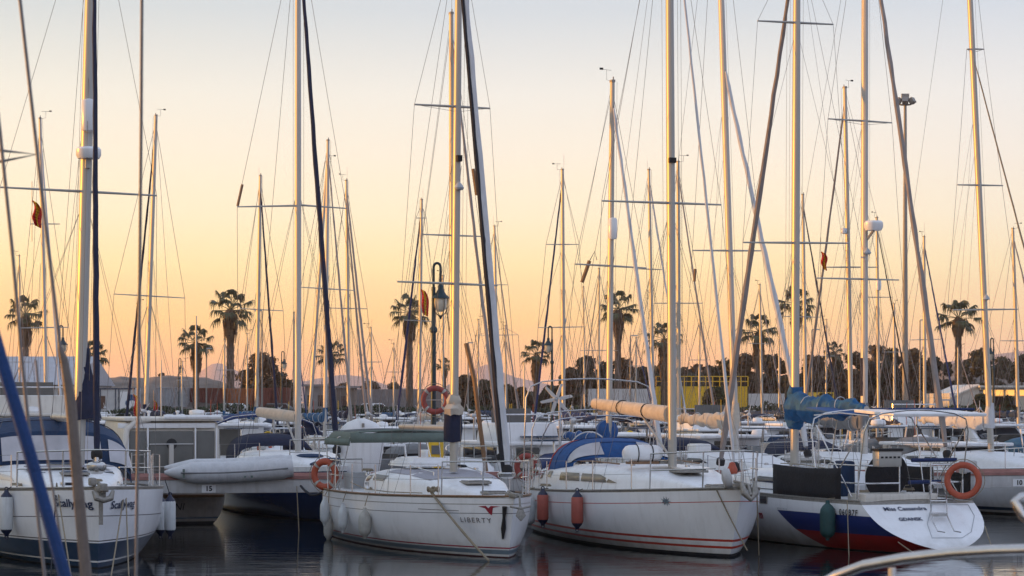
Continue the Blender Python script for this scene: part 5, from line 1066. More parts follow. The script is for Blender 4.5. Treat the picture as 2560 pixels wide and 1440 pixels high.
for D, n, dist in ((106, 13, 'third-row'), (132, 14, 'distant'), (158, 16, 'far'), (178, 17, 'farthest')):
    used = set()
    for i in range(n):
        px = (i+.5)*2560/n+rng.uniform(-25, 25); lm_ = min(lands, key=lambda q: abs(q[0]-px)); c1 = rng.choice(cols); cv, cn = rng.choice(cvs); sty = rng.choice(['cabin', 'open', 'open', 'cabin'])
        k = 'small' if (lm_[1] in used) else 'mid-size'; used.add(lm_[1])
        motor(f'{dist} {k} {c1} {dict(cabin="cabin cruiser", open="open motorboat", fly="flybridge cruiser")[sty]} with {cn}, below {lm_[1]}', px, D+rng.uniform(-3, 3), (7.5 if k != 'small' else 6), rng.random() < .5, hk[c1], 20, sty, 'white', 'motorboats in the distant rows', 1., cv)
# ------------------------------------------------------------------ upturned tender, flags, odd things on the near row
tp_ = W(903, 1172, 55.5); e = thing('tender', 'white hard tender stood on its end with a rounded top behind the grey-green bimini', 'tender', (tp_.x, tp_.y, 0), R(8))
mb = MB(); rows = []
for i in range(15):
    q = i/14; z = lerp(1.1, 2.46, q); w_ = .42+.16*math.sin(q*1.6) if q < .62 else .57*math.sqrt(max(0, 1-((q-.62)/.385)**2)); w_ = max(w_, .05)
    rows.append([Vector((w_*math.cos(a), .22*math.sin(a)*(w_/.6)**.5, z)) for a in [2*math.pi*k/20 for k in range(20)]])
mb.grid(rows, 0, True); mb.add(rows[-1], [list(range(20))]); mb.build('hull', M['white'], e); MB().box((.03, -.2, 2.3), (.06, .06, .09)).build('ring_bolt', M['brass'], e)
MB().box((0, .1, .9), (.7, .6, .4)).build('chock', M['grey'], e)
def flag(label, top, w_=.35, h=.8, name='flag'):
    e = thing(name, label, 'flag', top); rows = []
    for j in range(10):
        q = j/9; wv = .05*math.sin(q*7); wd = w_*(.35+.65*math.sin(q*math.pi*.8+.3)*.6)
        rows.append([Vector((lerp(0, wd, i/9)+q*.22*w_+wv*.5, .05*math.sin(i*1.2+q*5), -h*q-.25*w_*i/9)) for i in range(10)])
    mb = MB()
    for j in range(9):
        for i in range(9):
            mi = 1 if i in (3, 4, 5) else 0; a = rows[j][i]; mb.add([rows[j][i], rows[j][i+1], rows[j+1][i+1], rows[j+1][i]], [(0, 1, 2, 3)], mi)
    mb.build('cloth', [M['fred2'], M['yell']], e, solid=.004); MB().tube([(0, 0, .35), (0, 0, -h-.3)], .006, 4).build('halyard', M['wire'], e); return e
flag('red and yellow flag hanging under the left spreader of the far-left sloop', W(80, 500, 43.5), .22, .48)
flag('red and yellow flag drooping beside the near street lamp glass', W(1052, 722, 100), .42, 1.1)
flag('small red and yellow flag under the left spreader of the radar-mast sloop', W(2052, 628, 59), .2, .45)
flag('orange-red flag furled at the stern of the cabin cruiser', W(333, 985, 60), .22, .65)
flag('small yellow and red pennant left of the pale aerial', W(384, 1000, 86), .2, .5)
# ------------------------------------------------------------------ quay and shore
structure(MB().box((0, 760, .35), (1500, 1120, 1.6)).build('quay_ground', M['land']))
structure(MB().box((0, 199.9, .2), (420, .5, 2.3)).build('quay_edge', M['wallg']))
Z0 = 1.15
def hillmesh(name, pts, D, depth, mtl, jit, nseg=90, back=1.):
    rows = []; xs = [p[0] for p in pts]
    def yy(px):
        for a, b in zip(pts, pts[1:]):
            if a[0] <= px <= b[0]: return lerp(a[1], b[1], (px-a[0])/(b[0]-a[0]))
        return pts[-1][1]
    for j in range(9):
        q = j/8; prof = math.sin(q*math.pi*.62)/math.sin(math.pi*.62*.8) if q <= .8 else 1-(q-.8)*2*back; row = []
        prof = min(1, prof)
        for i in range(nseg+1):
            px = lerp(xs[0], xs[-1], i/nseg); top = W(px, yy(px), D); z = max(0.2, (top.z-Z0)); nn = noise.noise(Vector((px*.012, q*3, D*.01)))*jit+noise.noise(Vector((px*.05, q*9, 1)))*jit*.4
            row.append(Vector((top.x*(1+(q-.8)*depth/D), D+(q-.8)*depth, Z0-.5+z*prof+(nn if 0 < q else 0)*(1 if q < .75 else .4)+.5*prof)))
        rows.append(row)
    return MB().grid(rows).build(name, mtl)
structure(hillmesh('gravel_bank', [(225, 990), (260, 948), (300, 941), (360, 944), (420, 940), (470, 944), (520, 947), (570, 958), (610, 975), (650, 998)], 245, 30, M['soil'], .5))
structure(hillmesh('hill', [(2280, 960), (2340, 925), (2400, 905), (2450, 908), (2540, 925), (2600, 940), (2700, 980)], 330, 60, M['soil'], .8))
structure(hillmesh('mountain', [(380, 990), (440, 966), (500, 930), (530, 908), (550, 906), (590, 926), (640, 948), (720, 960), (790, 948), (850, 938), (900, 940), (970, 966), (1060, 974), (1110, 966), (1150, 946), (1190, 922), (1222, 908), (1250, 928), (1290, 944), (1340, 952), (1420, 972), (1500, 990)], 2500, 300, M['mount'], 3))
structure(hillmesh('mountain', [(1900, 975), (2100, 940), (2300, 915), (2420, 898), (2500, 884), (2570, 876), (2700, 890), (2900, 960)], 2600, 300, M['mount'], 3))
# added, unseen ridge to the left of the view: it keeps the low sun off the basin
rr = random.Random(3); rows = []
for j in range(7):
    q = j/6; row = []
    for i in range(70):
        y = lerp(-60, 520, i/69); h = 10.6+.8*noise.noise(Vector((y*.05, 2, 0)))+.5*noise.noise(Vector((y*.25, 5, 0))); row.append(Vector((-190+80*q, y, .3+h*math.sin(q*math.pi)**.7)))
    rows.append(row)
structure(MB().grid(rows).build('shade_ridge', M['soil']))
def box_thing(name, label, cat, px0, px1, pyt, D, depth, wall, roof=None, parts=(), slope=0, zb=None):
    a = W(px0, pyt, D); b = W(px1, pyt, D); zb = Z0 if zb is None else zb; h = a.z-zb; w_ = b.x-a.x
    e = thing(name, label, cat, ((a.x+b.x)/2, D, zb)); return e, w_, h
def container(label, px0, px1, pyt, D, m, ribs=True, depth=2.6, group='shipping containers', zb=None):
    e, w_, h = box_thing('shipping_container', label, 'container', px0, px1, pyt, D, depth, m, zb=zb); e['group'] = group
    mb = MB(); n = int(w_/.28) if ribs else 1; pts = []
    for i in range(n*4+1):
        x = -w_/2+.06+(w_-.12)*i/(n*4); pts.append((x, (0.05 if ribs and i % 4 in (1, 2) else 0)+.03))
    rows = [[Vector((x, y, z)) for x, y in pts] for z in (.1, h-.1)]
    mb.grid(rows); mb.box((0, depth/2+.1, h/2), (w_-.1, depth-.1, h-.1)); mb.build('body', m, e, smooth=False)
    f = MB()
    for x in (-w_/2+.05, w_/2-.05): f.box((x, 0.03, h/2), (.12, .1, h))
    for z in (.06, h-.06): f.box((0, .035, z), (w_-.24, .08, .12))
    f.build('frame', m, e, smooth=False); return e, w_, h
container('pale grey container with a dark round mark behind the short palm', 388, 468, 968, 226, M['contgr']); 
container('rust-red ribbed container left of the tallest left palm', 470, 560, 970, 228, M['rustred']); container('orange container right of the tallest left palm trunk', 566, 632, 971, 229, M['contor'])
container('rust-red container below the round bush, left half', 634, 676, 970, 228, M['rustred']); container('rust-red container below the round bush, right half', 677, 722, 969, 228.3, M['rustred'])
for k, (a, b_) in enumerate(((1640, 1700), (1701, 1758), (1759, 1815), (1816, 1868))):
    container(('yellow container at the left end of the yellow row', 'yellow container second from the left in the yellow row', 'yellow container third from the left in the yellow row', 'yellow container at the right end of the yellow row')[k], a, b_, 966, 232, M['yellow'], group='yellow containers')
e = thing('railing', 'yellow railing standing on top of the yellow container row', 'railing', W(1755, 966, 233)); mb = MB(); w_ = (1870-1640)/FPX*233
for i in range(14): mb.tube([(-w_/2+w_*i/13, 0, 0), (-w_/2+w_*i/13, 0, 1.0)], .05, 4)
for z in (.5, 1.0): mb.tube([(-w_/2, 0, z), (w_/2, 0, z)], .04, 4)
mb.build('rails', M['yellow'], e)
# kiosk with a mural
e, w_, h = box_thing('kiosk', 'white kiosk with blue trim and a round blue mural', 'kiosk', 243, 338, 970, 205, 3, None)
wl = MB().box((0, 1.5, h/2), (w_, 3, h)).build('wall', M['wallw'], e); dr = MB()
for x in (-.46, -.02, .08, .38): dr.box((x*w_/1.0*.9, -.03, h*.5), (.09, .05, h*.96))
dr.box((0, -.03, h-.06), (w_, .06, .12)); dr.box((0, -.03, .1), (w_, .06, .2)); dr.build('trim', M['boot'], e, smooth=False)
MB().box((.055*w_+.55, -.02, h*.48), (.8, .03, h*.8)).build('door', M['white'], e)
MB().box((-.36*w_, -.02, h*.55), (.5, .04, h*.4)).build('window', M['glass'], e)
MB().lathe([(0, 0), (.78, 0), (.80, .02), (0, .03)], (.36*w_, -.01, h*.52), (0, -1, 0), 20).build('mural', M['teal'], e); MB().lathe([(0, 0), (.42, 0), (.43, .02), (0, .03)], (.42*w_, -.05, h*.46), (0, -1, 0), 14).build('mural_figure', M['white'], e)
# warehouse
e, w_, h = box_thing('warehouse', 'long white warehouse with a pale metal roof at the far left', 'warehouse', -160, 192, 886, 212, 20, None)
MB().box((0, 10, h*.27), (w_-.6, 20, h*.54)).build('wall', M['wallw'], e)
MB().add([(-w_/2, -.6, h*.53), (w_/2, -.6, h*.53), (w_/2, 10, h), (-w_/2, 10, h), (-w_/2, 20.6, h*.53), (w_/2, 20.6, h*.53)], [(0, 1, 2, 3), (3, 2, 5, 4), (0, 3, 4), (1, 5, 2)]).build('roof', M['roofg'], e, smooth=False)
sg_ = MB().box((w_*.5-3.55, -.08, h*.42), (2.6, .08, .95)).build('sign', M['white'], e)
text_part('NÁUTICOS', .42, M['sblue'], sg_, lambda u, v: Vector((w_*.5-3.55+u, -.14, h*.42+.22+v)), bold=.01); text_part('DEL MAR', .36, M['sblue'], sg_, lambda u, v: Vector((w_*.5-3.55+u, -.14, h*.42-.24+v)), bold=.01)
# walls and low buildings
def lowb(label, px0, px1, pyt, D, depth, m, name='building', cat='building', roof=None, wins=0, zb=None):
    e, w_, h = box_thing(name, label, cat, px0, px1, pyt, D, depth, m, zb=zb); wl = MB().box((0, depth/2, h/2), (w_, depth, h)).build('wall', M[m], e)
    if roof: MB().box((0, depth/2, h+.1), (w_+.6, depth+.6, .2)).build('roof', M[roof], e)
    for i in range(wins):
        x = -w_/2+w_*(i+.5)/wins; o = MB().box((x, -.02, h*.55), (w_/wins*.5, .06, h*.35)).build('window', M['glass'], wl)
    return e, w_, h
lowb('long low grey wall left of the near street lamp', 820, 1120, 973, 240, .4, 'wallg', 'wall', 'wall'); lowb('low grey shed with a dark roof right of the navy-hulled sloop mast', 762, 815, 966, 222, 5, 'wallg', 'shed', 'shed', 'wallg', 2)
lowb('small brown shed by the low grey wall', 842, 886, 970, 226, 4, 'soil', 'shed', 'shed', 'wallg', 1)
lowb('white boundary wall left of the yellow containers', 1470, 1638, 972, 226, .4, 'wallw', 'wall', 'wall'); lowb('white boundary wall right of the yellow containers', 1872, 1962, 984, 226, .4, 'wallw', 'wall', 'wall')
lowb('ochre low wall behind the teal sail cover', 2022, 2085, 981, 230, .4, 'yellow', 'wall', 'wall')
# house with tall windows whose upper panes emit a painted-in evening glow
e, w_, h = box_thing('house', 'low white house with tall windows and an added orange glow at the right edge', 'house', 2375, 2720, 957, 205, 12, None)
xg = 2448; gx = lambda px: (px-(2375+2720)/2)/FPX*205
wl = MB().box((0, 6, h*.36), (w_, 11.6, h*.72)).build('wall', M['wallw'], e)
MB().box((gx(2584), 5.8, h*.83), (gx(2720)-gx(2448), 12.8, .14)).build('roof', M['wallw'], e)
MB().add([(gx(2375), -.2, h*.60), (gx(2448), -.2, h*.94), (gx(2448), 12, h*.94), (gx(2375), 12, h*.60)], [(0, 1, 2, 3)]).build('side_roof', M['cream'], e, solid=.15, smooth=False)
MB().add([(gx(2375), -.02, h*.3), (gx(2448), -.02, h*.3), (gx(2448), -.02, h*.92), (gx(2375), -.02, h*.58)], [(0, 1, 2, 3)]).build('gable', M['cream'], e, smooth=False)
ql = MB().box((gx(2584), -.5, h*.9), (gx(2720)-gx(2440), 1.2, .18)).build('eave', M['cream'], e)
for k in range(9):
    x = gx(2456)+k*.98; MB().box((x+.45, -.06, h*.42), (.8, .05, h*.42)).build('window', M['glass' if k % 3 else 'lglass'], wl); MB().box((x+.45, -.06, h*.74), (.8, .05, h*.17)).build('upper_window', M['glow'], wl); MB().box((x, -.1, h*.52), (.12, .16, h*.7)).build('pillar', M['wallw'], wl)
c_ = W(2352, 1000, 204); e = thing('canopy', 'small white flat canopy on posts left of the white house', 'canopy', (c_.x, 204, Z0)); MB().box((0, 0, 2.75-1+.0), (1.6, 2, .14)).build('roof', M['wallw'], e)
for x in (-.65, .65): MB().box((x, -.8, .85), (.12, .12, 1.7)).build('post', M['wallw'], e)
# floodlight mast
c_ = W(2263, 1000, 216); e = thing('floodlight_mast', 'very tall floodlight mast with a ring of lamps at the right', 'light mast', (c_.x, 216, Z0)); ht = W(2263, 262, 216).z-Z0
MB().lathe([(.30, 0), (.22, ht*.5), (.14, ht)], n=10).build('mast', M['brass'], e)
for k in range(6):
    a = k*math.pi/3+.4; p = Vector((.75*math.cos(a), .5*math.sin(a), ht+.35)); M4 = Matrix.Rotation(a+R(90), 4, 'Z') @ Matrix.Rotation(-.6, 4, 'X')
    MB().box(p, (.55, .4, .5), M4=M4).build('floodlight', M['brass'], e); 
MB().tube([(.5*math.cos(a), .35*math.sin(a), ht) for a in [i*.5 for i in range(14)]], .05, 5).build('head_ring', M['brass'], e); MB().box((0, 0, ht+.75), (.7, .3, .55)).build('floodlight', M['brass'], e)
def pole_lamp(label, px, pyt, D, arm=.6):
    c_ = W(px, 1000, D); h = W(px, pyt, D).z-Z0; e = thing('lamp_post', label, 'lamp post', (c_.x, D, Z0), 0, 'plain lamp posts'); MB().lathe([(.09, 0), (.06, h)], n=6).build('pole', M['brass'], e)
    MB().box((arm*.5, 0, h+.04), (arm, .2, .1)).build('lamp_head', M['grey'], e)
pole_lamp('plain lamp post just right of the tallest right palm', 1576, 840, 215, .7); pole_lamp('plain lamp post right of the high palm', 2030, 825, 220, .7); pole_lamp('plain lamp post left of the small palm on the left', 655, 778, 215, -.7)
pole_lamp('plain lamp post behind the short palm', 516, 872, 225, .5); pole_lamp('plain lamp post left of the right palm', 2300, 801, 222, .5); pole_lamp('plain lamp post behind the pale furled jib', 1170, 858, 215, .5)
# cars on the quay
def car(label, px, D, col, face=1):
    c_ = W(px, 1000, D); e = thing('parked_car', label, 'car', (c_.x, D, Z0), 0, 'cars parked on the quay')
    MB().prism([(-2.1, .3), (-2.15, .75), (-1.9, .95), (-1.2, 1.0), (-.7, 1.45), (.9, 1.45), (1.5, 1.0), (2.1, .85), (2.15, .35), (1.9, .25), (-1.9, .25)], (0, 1.7, 0), (0, -.85, 0), (face, 0, 0), (0, 0, 1)).build('body', M[col], e, bevel=.06)
    for x0, x1 in ((-.95, -.05), (.05, .95)): MB().prism([(x0-.15*(x0 < 0), 1.02), (x0+.1, 1.38), (x1, 1.38), (x1+.25*(x1 > .5), 1.02)], (0, .02, 0), (0, -.865, 0), (face, 0, 0), (0, 0, 1)).build('window', M['glass'], e)
    for x in (-1.35, 1.35): w0 = MB().lathe([(0, -.1), (.31, -.1), (.33, 0), (.31, .1), (0, .1)], (x, -.8, .32), (0, 1, 0), 14).build('wheel', M['tyre'], e); MB().lathe([(0, 0), (.18, 0), (0, .02)], (x, -.91, .32), (0, -1, 0), 10).build('rim', M['alu'], w0)
car('white van-like car parked by the tallest left palm', 580, 203, 'white'); car('dark car parked below the round bush', 690, 204, 'gcanvas'); car('pale blue car parked before the white boundary wall', 1600, 204, 'sgrey'); car('white car parked behind the grey wall palm', 935, 204, 'white', -1)
# ------------------------------------------------------------------ palms
def palm_master(label, loc, h, s=1., seed=1, skirt=1., name='palm_tree', droop=1.):
    rnd = random.Random(seed); e = thing(name, label, 'palm tree', loc, 0, 'fan palms along the quay')
    prof = []; n = 26
    for i in range(n+1): q = i/n; prof.append(((.33-.10*q+(.05 if q < .05 else 0)+.03*(i % 2))*s, q*h))
    lb = MB().lathe(prof, n=10)
    for k in range(70): th = rnd.uniform(0, 6.28); z = rnd.uniform(.3, 1)*h; u = Vector((math.cos(th), math.sin(th), 0)); v = Vector((-u.y, u.x, 0))*.07*s; lb.add([u*.25*s-v+Vector((0, 0, z)), u*.25*s+v+Vector((0, 0, z)), u*.40*s+Vector((0, 0, z+.16*s))], [(0, 1, 2)])
    lb.build('trunk', M['trunk'], e)
    cr = MB(); N = 19
    for k in range(N):
        th = k*2.399+rnd.uniform(-.2, .2); el = R(lerp(78, -32, (k/(N-1))**.85)+rnd.uniform(-8, 8)); pl = rnd.uniform(.8, 1.15)*s*1.32
        d = Vector((math.cos(th)*math.cos(el), math.sin(th)*math.cos(el), math.sin(el))); base = Vector((0, 0, h+.1*s)); tip = base+d*pl+Vector((0, 0, -.05*s)); cr.tube([base, tip], .03*s, 3)
        side = d.cross(Vector((0, 0, 1))).normalized(); up = side.cross(d).normalized(); seg = 15
        for j in range(seg):
            a = R(lerp(-105, 105, j/(seg-1)))+rnd.uniform(-.06, .06); bl = rnd.uniform(.75, 1.05)*s*(.88-.22*abs(a)/2)
            dd = (d*math.cos(a)+side*math.sin(a)*.9+up*(.12)).normalized(); w_ = .085*s; wd = dd.cross(up).normalized()*w_
            p1 = tip+dd*bl*.55; p2 = tip+dd*bl*.8+Vector((0, 0, -.22*s*droop)); p3 = tip+dd*bl*.92+Vector((0, 0, -.62*s*droop*rnd.uniform(.6, 1.3)))
            cr.add([tip-wd*.3, tip+wd*.3, p1+wd, p1-wd, p2+wd*.6, p2-wd*.6, p3], [(0, 1, 2, 3), (3, 2, 4, 5), (5, 4, 6)])
    cr.build('crown', M['palm'], e, smooth=False)
    sk = MB()
    for k in range(int(130*skirt)):
        th = rnd.uniform(0, 6.28); z = h-rnd.uniform(.1, 1.9)*s*skirt; r_ = rnd.uniform(.3, .62)*s; l = rnd.uniform(.6, 1.2)*s; u = Vector((math.cos(th), math.sin(th), 0)); v = Vector((-math.sin(th), math.cos(th), 0))*.13*s
        a = u*.2*s+Vector((0, 0, z+.3*s)); b_ = u*r_+Vector((0, 0, z-.1*s)); c_ = u*(r_*.85)+Vector((0, 0, z-l)); sk.add([a-v*.4, a+v*.4, b_+v, b_-v, c_+v*.3, c_-v*.3], [(0, 1, 2, 3), (3, 2, 4, 5)])
    sk.build('dead_leaf_skirt', M['palmdead'], e, smooth=False); return e
PM = []
def palmp(px, pyc, r, D, label, var, skirt=1.):
    c_ = W(px, pyc, D); h = c_.z-Z0; s = r/FPX*D/1.9
    if var < 3 or True: return palm_master(label, (c_.x, D, Z0), h, s, 10+var+int(px), skirt)
for a in ((64, 790, 54, 228, 'palm at the far left rising over the warehouse roof', 0, 1), (232, 890, 42, 232, 'palm half hidden behind the navy furled jib at the left', 1, 1.6), (490, 858, 50, 226, 'shorter palm of the pair left of the navy-hulled sloop', 2, 1.1), (576, 778, 62, 230, 'tallest palm on the left, right one of the pair', 0, .9), (828, 888, 42, 236, 'small palm behind the navy furled jib near the middle', 1, .5), (1024, 785, 54, 230, 'palm just left of the near street lamp', 2, .9), (1112, 915, 24, 245, 'tiny palm behind the near street lamp pole', 0, .8), (1340, 888, 42, 236, 'small palm left of the blue furled jib right of the middle', 1, 1.2), (1545, 775, 52, 230, 'tallest palm on the right of the middle behind the reflector mast', 2, 1), (1660, 850, 50, 232, 'stocky palm before the yellow containers', 0, 1.5), (1896, 832, 52, 228, 'bushy palm inside the V of furled jibs', 1, 1.3), (1990, 762, 54, 232, 'high palm behind the mast of the sloop on the right', 2, .8), (2084, 882, 30, 240, 'squat palm rising from the dark trees', 0, .3), (2396, 798, 58, 226, 'palm at the right between two masts, before the hill', 1, .4)): palmp(*a)
# ------------------------------------------------------------------ trees, bushes
def tree(label, px, pyt, wpx, D, m='leaf', name='tree', base=None, seed=0, group='trees behind the quay', dens=1., flat=1., loose=0.):
    loose += .14
    rnd = random.Random(seed+int(px)); c_ = W(px, pyt, D); h = c_.z-Z0; rw_ = wpx/2/FPX*D; e = thing(name, label, 'tree' if name == 'tree' else 'bush', (c_.x, D, Z0), 0, group)
    tr = MB(); cb = h*.10; tr.tube([(0, 0, 0), (rnd.uniform(-.2, .2), 0, cb), (rnd.uniform(-.4, .4), 0, h*.75)], [.05*h**.8, .035*h**.8, .01*h], 7)
    for k in range(5): a = rnd.uniform(0, 6.28); tr.tube([(0, 0, cb*.9), (rw_*.6*math.cos(a), rw_*.5*math.sin(a), lerp(cb, h, .6))], [.02*h**.8, .01*h**.5], 5)
    tr.build('trunk', M['trunk'], e); cr = MB(); rw_ *= 1.35; ncl = int(30*dens)
    cls = []
    for k in range(ncl):
        a = rnd.uniform(0, 6.28); q = rnd.random()**.45; z = rnd.uniform(0, 1); ww = math.sin(min(1, z*1.1+.15)*math.pi*.93)**.6 if flat == 1 else 1.; rad = rnd.uniform(.22, .42)*min(rw_*.8, (h-cb)*.55)
        cls.append((Vector(((rw_-rad*.6)*q*math.cos(a)*max(.25, ww), (rw_-rad*.6)*q*math.sin(a)*max(.25, ww), lerp(cb+rad*.4, h-rad*.75, z))), rad))
    cls.append((Vector((0, 0, h-.3*min(rw_, h*.3))), .3*min(rw_, h*.35)))
    ls = .22+.0*D
    for c0, rad in cls:
        for _ in range(int(min(210, 55+90*rad))):
            v = Vector((rnd.gauss(0, 1), rnd.gauss(0, 1), rnd.gauss(0, 1))).normalized()*rad*rnd.uniform(.45, 1.12+loose); v.z *= .8; p = c0+v
            n_ = (v+Vector((rnd.gauss(0, 1), rnd.gauss(0, 1), rnd.gauss(0, 1)))*rad*.5).normalized(); a = n_.orthogonal().normalized()*ls*rnd.uniform(.5, 1.2); b_ = n_.cross(a)*rnd.uniform(.5, 1.)
            cr.add([p-a*1.3, p+b_, p+a*1.3, p-b_], [(0, 1, 2, 3)])
    cr.build('crown', M[m], e, smooth=False); return e
TR = [(650, 885, 100, 236, 'leafb', 'big feathery bush-like tree left of the navy-hulled sloop mast', .25), (622, 925, 60, 238, 'leaf', 'dark low tree on the left side of the feathery tree', 0), (704, 935, 60, 238, 'leafb', 'scraggly tree on the right side of the feathery tree', .2), (720, 950, 50, 240, 'leaf', 'low dark tree behind the navy-hulled sloop mast', 0),
 (1160, 938, 60, 236, 'leafb', 'reddish tree right of the middle sloop mast', 0), (1205, 950, 70, 234, 'leaf', 'dark tree behind the furled jib of the middle sloop', 0), (1265, 962, 60, 238, 'leaf', 'low tree right of the pale furled jib', 0),
 (1375, 965, 50, 234, 'leaf', 'low tree behind the wind generator', 0), (1430, 918, 60, 236, 'leafb', 'leftmost crown of the dark tree clump', 0), (1466, 892, 76, 232, 'leaf', 'tallest crown of the dark tree clump left of the reflector mast', 0), (1512, 904, 66, 236, 'leaf', 'dark crown under the tallest right palm', 0), (1560, 898, 70, 240, 'leafb', 'brown crown right of the tallest right palm trunk', .1), (1604, 918, 66, 236, 'leaf', 'dark crown left of the stocky palm', 0), (1650, 912, 60, 242, 'leaf', 'dark crown behind the stocky palm', 0),
 (1712, 920, 60, 246, 'leafb', 'thin crown just right of the big sloop mast', .2), (1742, 912, 44, 250, 'leafb', 'lacy small tree over the yellow railing', .25), (1775, 915, 66, 240, 'leaf', 'dark crown over the yellow railing', 0), (1820, 900, 80, 244, 'leaf', 'broad dark crown left of the V of jibs', 0), (1866, 880, 70, 238, 'leafb', 'tall brown crown behind the bushy palm', 0), (1925, 888, 76, 242, 'leaf', 'dark crown right of the bushy palm', 0), (1962, 902, 50, 236, 'leaf', 'dark crown left of the sloop mast on the right', 0), (2040, 888, 80, 238, 'leafb', 'russet crown under the squat palm, left side', 0), (2095, 898, 74, 246, 'leaf', 'dark crown under the squat palm, right side', 0), (2140, 880, 66, 240, 'leafb', 'brown crown left of the radar mast', .15), (2186, 862, 66, 244, 'leafb', 'tall thin-leaved tree just right of the radar mast', .25), (2230, 870, 66, 240, 'leaf', 'dark tree left of the floodlight mast', .1), (2282, 872, 74, 238, 'leafb', 'brown tree right of the floodlight mast', .2), (2330, 892, 66, 242, 'leaf', 'dark tree behind the right blue furled jib', 0), (2368, 905, 46, 240, 'leaf', 'dark tree at the foot of the right palm', 0), (2452, 872, 84, 300, 'leaf', 'round dark pine on the hill at the right', 0), (2510, 892, 80, 310, 'leaf', 'dark tree on the hill over the white house', 0), (2556, 884, 60, 300, 'leaf', 'dark tree on the hill at the right edge', 0), (2415, 900, 40, 300, 'leaf', 'small dark tree on the hill left of the round pine', 0),
 (862, 961, 44, 242, 'leafb', 'scrubby small tree over the brown shed', .6), (926, 958, 56, 244, 'leafb', 'scrubby small tree over the grey wall', .6), (986, 960, 40, 244, 'leafb', 'scrubby small tree left of the lamp palm', .6), (1305, 968, 36, 240, 'leafb', 'scrubby small tree left of the little palm', .3), (402, 934, 22, 248, 'leafb', 'lone scrub on top of the gravel bank', .2), (100, 965, 44, 207, 'leaf', 'dark shrub before the warehouse wall', .1)]
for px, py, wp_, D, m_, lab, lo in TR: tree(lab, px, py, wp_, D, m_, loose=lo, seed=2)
wd = MB(); rnd = random.Random(31)
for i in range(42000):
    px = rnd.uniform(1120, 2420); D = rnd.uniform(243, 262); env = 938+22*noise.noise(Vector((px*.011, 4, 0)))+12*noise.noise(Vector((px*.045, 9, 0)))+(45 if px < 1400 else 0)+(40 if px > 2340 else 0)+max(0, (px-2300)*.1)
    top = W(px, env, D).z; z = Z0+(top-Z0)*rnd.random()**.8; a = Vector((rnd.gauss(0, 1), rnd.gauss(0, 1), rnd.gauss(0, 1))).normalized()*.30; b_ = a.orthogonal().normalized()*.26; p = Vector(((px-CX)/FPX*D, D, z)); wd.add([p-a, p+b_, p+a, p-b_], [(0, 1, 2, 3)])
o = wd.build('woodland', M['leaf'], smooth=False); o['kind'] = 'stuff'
for k, (px, py, wp_) in enumerate(((1790, 968, 70), (2452, 986, 50), (2520, 992, 36), (2060, 985, 60))): tree(('dark bush before the yellow containers', 'leafy bush before the white house', 'small bush before the house windows', 'bush before the ochre wall')[k], px, py, wp_, 203, 'hedge', 'bush', group='bushes on the quay')
hd = MB(); rnd = random.Random(9)
for i in range(15000):
    px = rnd.uniform(-60, 2620); D = rnd.uniform(200.6, 203); h = 1.1+.7*noise.noise(Vector((px*.006, 0, 0)))+.35*noise.noise(Vector((px*.03, 3, 0)))
    p = Vector(((px-CX)/FPX*D, D, Z0+rnd.uniform(0, max(.4, h)))); a = Vector((rnd.gauss(0, 1), rnd.gauss(0, 1), rnd.gauss(0, 1))).normalized()*.16; b_ = a.orthogonal().normalized()*.12; hd.add([p-a, p+b_, p+a, p-b_], [(0, 1, 2, 3)])
o = hd.build('shrub_belt', M['hedge'], smooth=False); o['kind'] = 'stuff'; o['label'] = 'dark green ground cover along the quay edge'; o['category'] = 'shrubs'
# ------------------------------------------------------------------ foreground: yacht at the left of the camera, pulpit at the lower right
F = Boat('sailboat', 'blurred near yacht at the left edge whose shrouds and blue line cross the view', 'sailboat', (.6, 17.5), (-6.5, 6.5)); 
F.hull([M['white'], M['anti'], M['boot']], [(-.5, .05, 1), (.1, .2, 2)], N=16, B=3.4, fs=.95, fb=1.1)
F.D = 11; MB().tube([F.I @ Vector((-3.6, 11, 1.1)), F.I @ Vector((-3.6, 11, 15))], .09, 12).build('mast', M['alu'], F.e)
def fg(pts, r, m, name, D0=11., D1=11.): 
    n_ = len(pts); return MB().tube([F.I @ W(x, y, lerp(D0, D1, i/(n_-1))) for i, (x, y) in enumerate(pts)], r, 8).build(name, M[m], F.e)
F.D = 12; fg([(40, -150), (50, 0), (104, 480), (152, 880)], .0085, 'wire', 'shroud'); fg([(150, 870), (160, 900), (176, 1000), (198, 1250), (226, 1560)], [.012, .020, .026, .027, .027], 'brownpole', 'furled_stay')
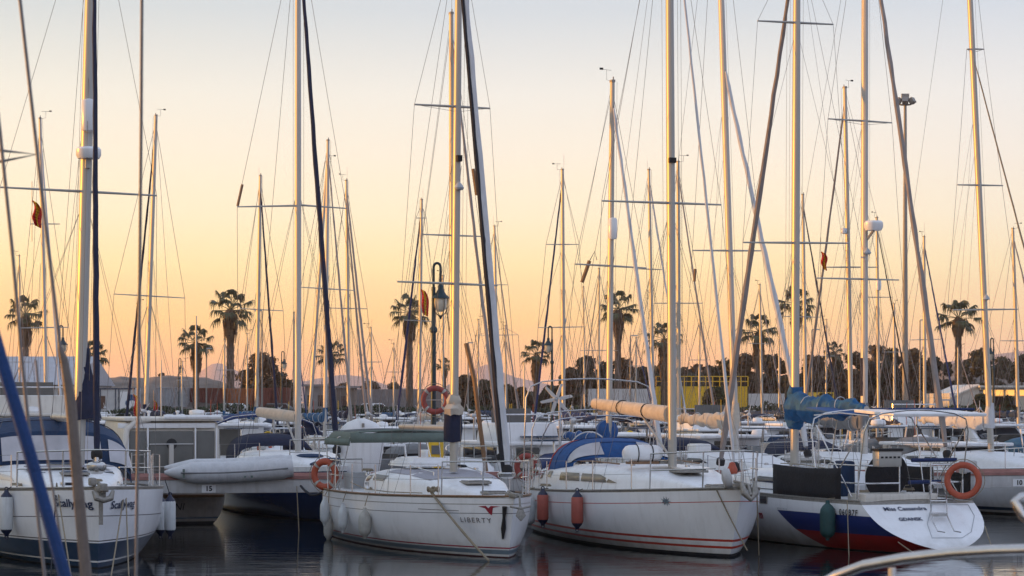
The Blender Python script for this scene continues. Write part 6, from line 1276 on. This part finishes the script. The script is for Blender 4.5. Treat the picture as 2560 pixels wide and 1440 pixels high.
fg([(-20, 150), (0, 330), (30, 620), (55, 900), (92, 1266), (130, 1600)], .0085, 'wire', 'shroud'); fg([(90, 900), (102, 1040), (131, 1215), (185, 1560)], .0055, 'wire', 'shroud')
fg([(-40, 750), (0, 890), (70, 1120), (162, 1440), (200, 1570)], [.027]*5, 'navyline', 'covered_line', 9.5, 9.5); fg([(356, -200), (353, 300), (346, 1000), (338, 1600)], .0085, 'wire', 'backstay', 12, 12)
fg([(-140, 370), (0, 376), (92, 386), (0, 404), (-140, 430)], .008, 'wire', 'spreader', 12, 12)
G = Boat('motorboat', 'blurred near boat whose polished bow rail curves across the lower right corner', 'motorboat', (1.45, 10.6), (7.2, 4.5))
G.hull([M['white'], M['anti'], M['boot']], [(-.5, .05, 1), (.1, .2, 2)], N=16, B=2.9, fs=1.0, fb=1.3); G.D = 10
def gg(pts, r, name, Ds): return MB().tube([G.I @ W(x, y, d) for (x, y), d in zip(pts, Ds)], r, 12).build(name, M['steel'], G.e)
gg([(2030, 1475), (2090, 1440), (2160, 1414), (2260, 1396), (2380, 1382), (2480, 1376), (2640, 1372)], .022, 'bow_rail', [9.6, 9.5, 9.4, 9.3, 9.2, 9.1, 9.0]); gg([(2230, 1420), (2232, 1600), (2234, 1800)], .016, 'rail_post', [9.35, 9.35, 9.4])
gg([(2640, 1330), (2580, 1310), (2556, 1290), (2536, 1252), (2552, 1243), (2640, 1238)], .018, 'bow_rail', [9]*6)
# ------------------------------------------------------------------ evening haze
hz = MB().box((0, 1500, 75), (2240, 3080, 154)).build('haze', [], smooth=False); hm = bpy.data.materials.new('haze'); hm.use_nodes = True; t = hm.node_tree; t.nodes.clear()
ho = t.nodes.new('ShaderNodeOutputMaterial'); hv_ = t.nodes.new('ShaderNodeVolumePrincipled'); hv_.inputs['Color'].default_value = (1, .82, .72, 1); hv_.inputs['Density'].default_value = .00016; hv_.inputs['Anisotropy'].default_value = .2
t.links.new(hv_.outputs[0], ho.inputs['Volume']); hz.data.materials.append(hm); hz['kind'] = 'stuff'
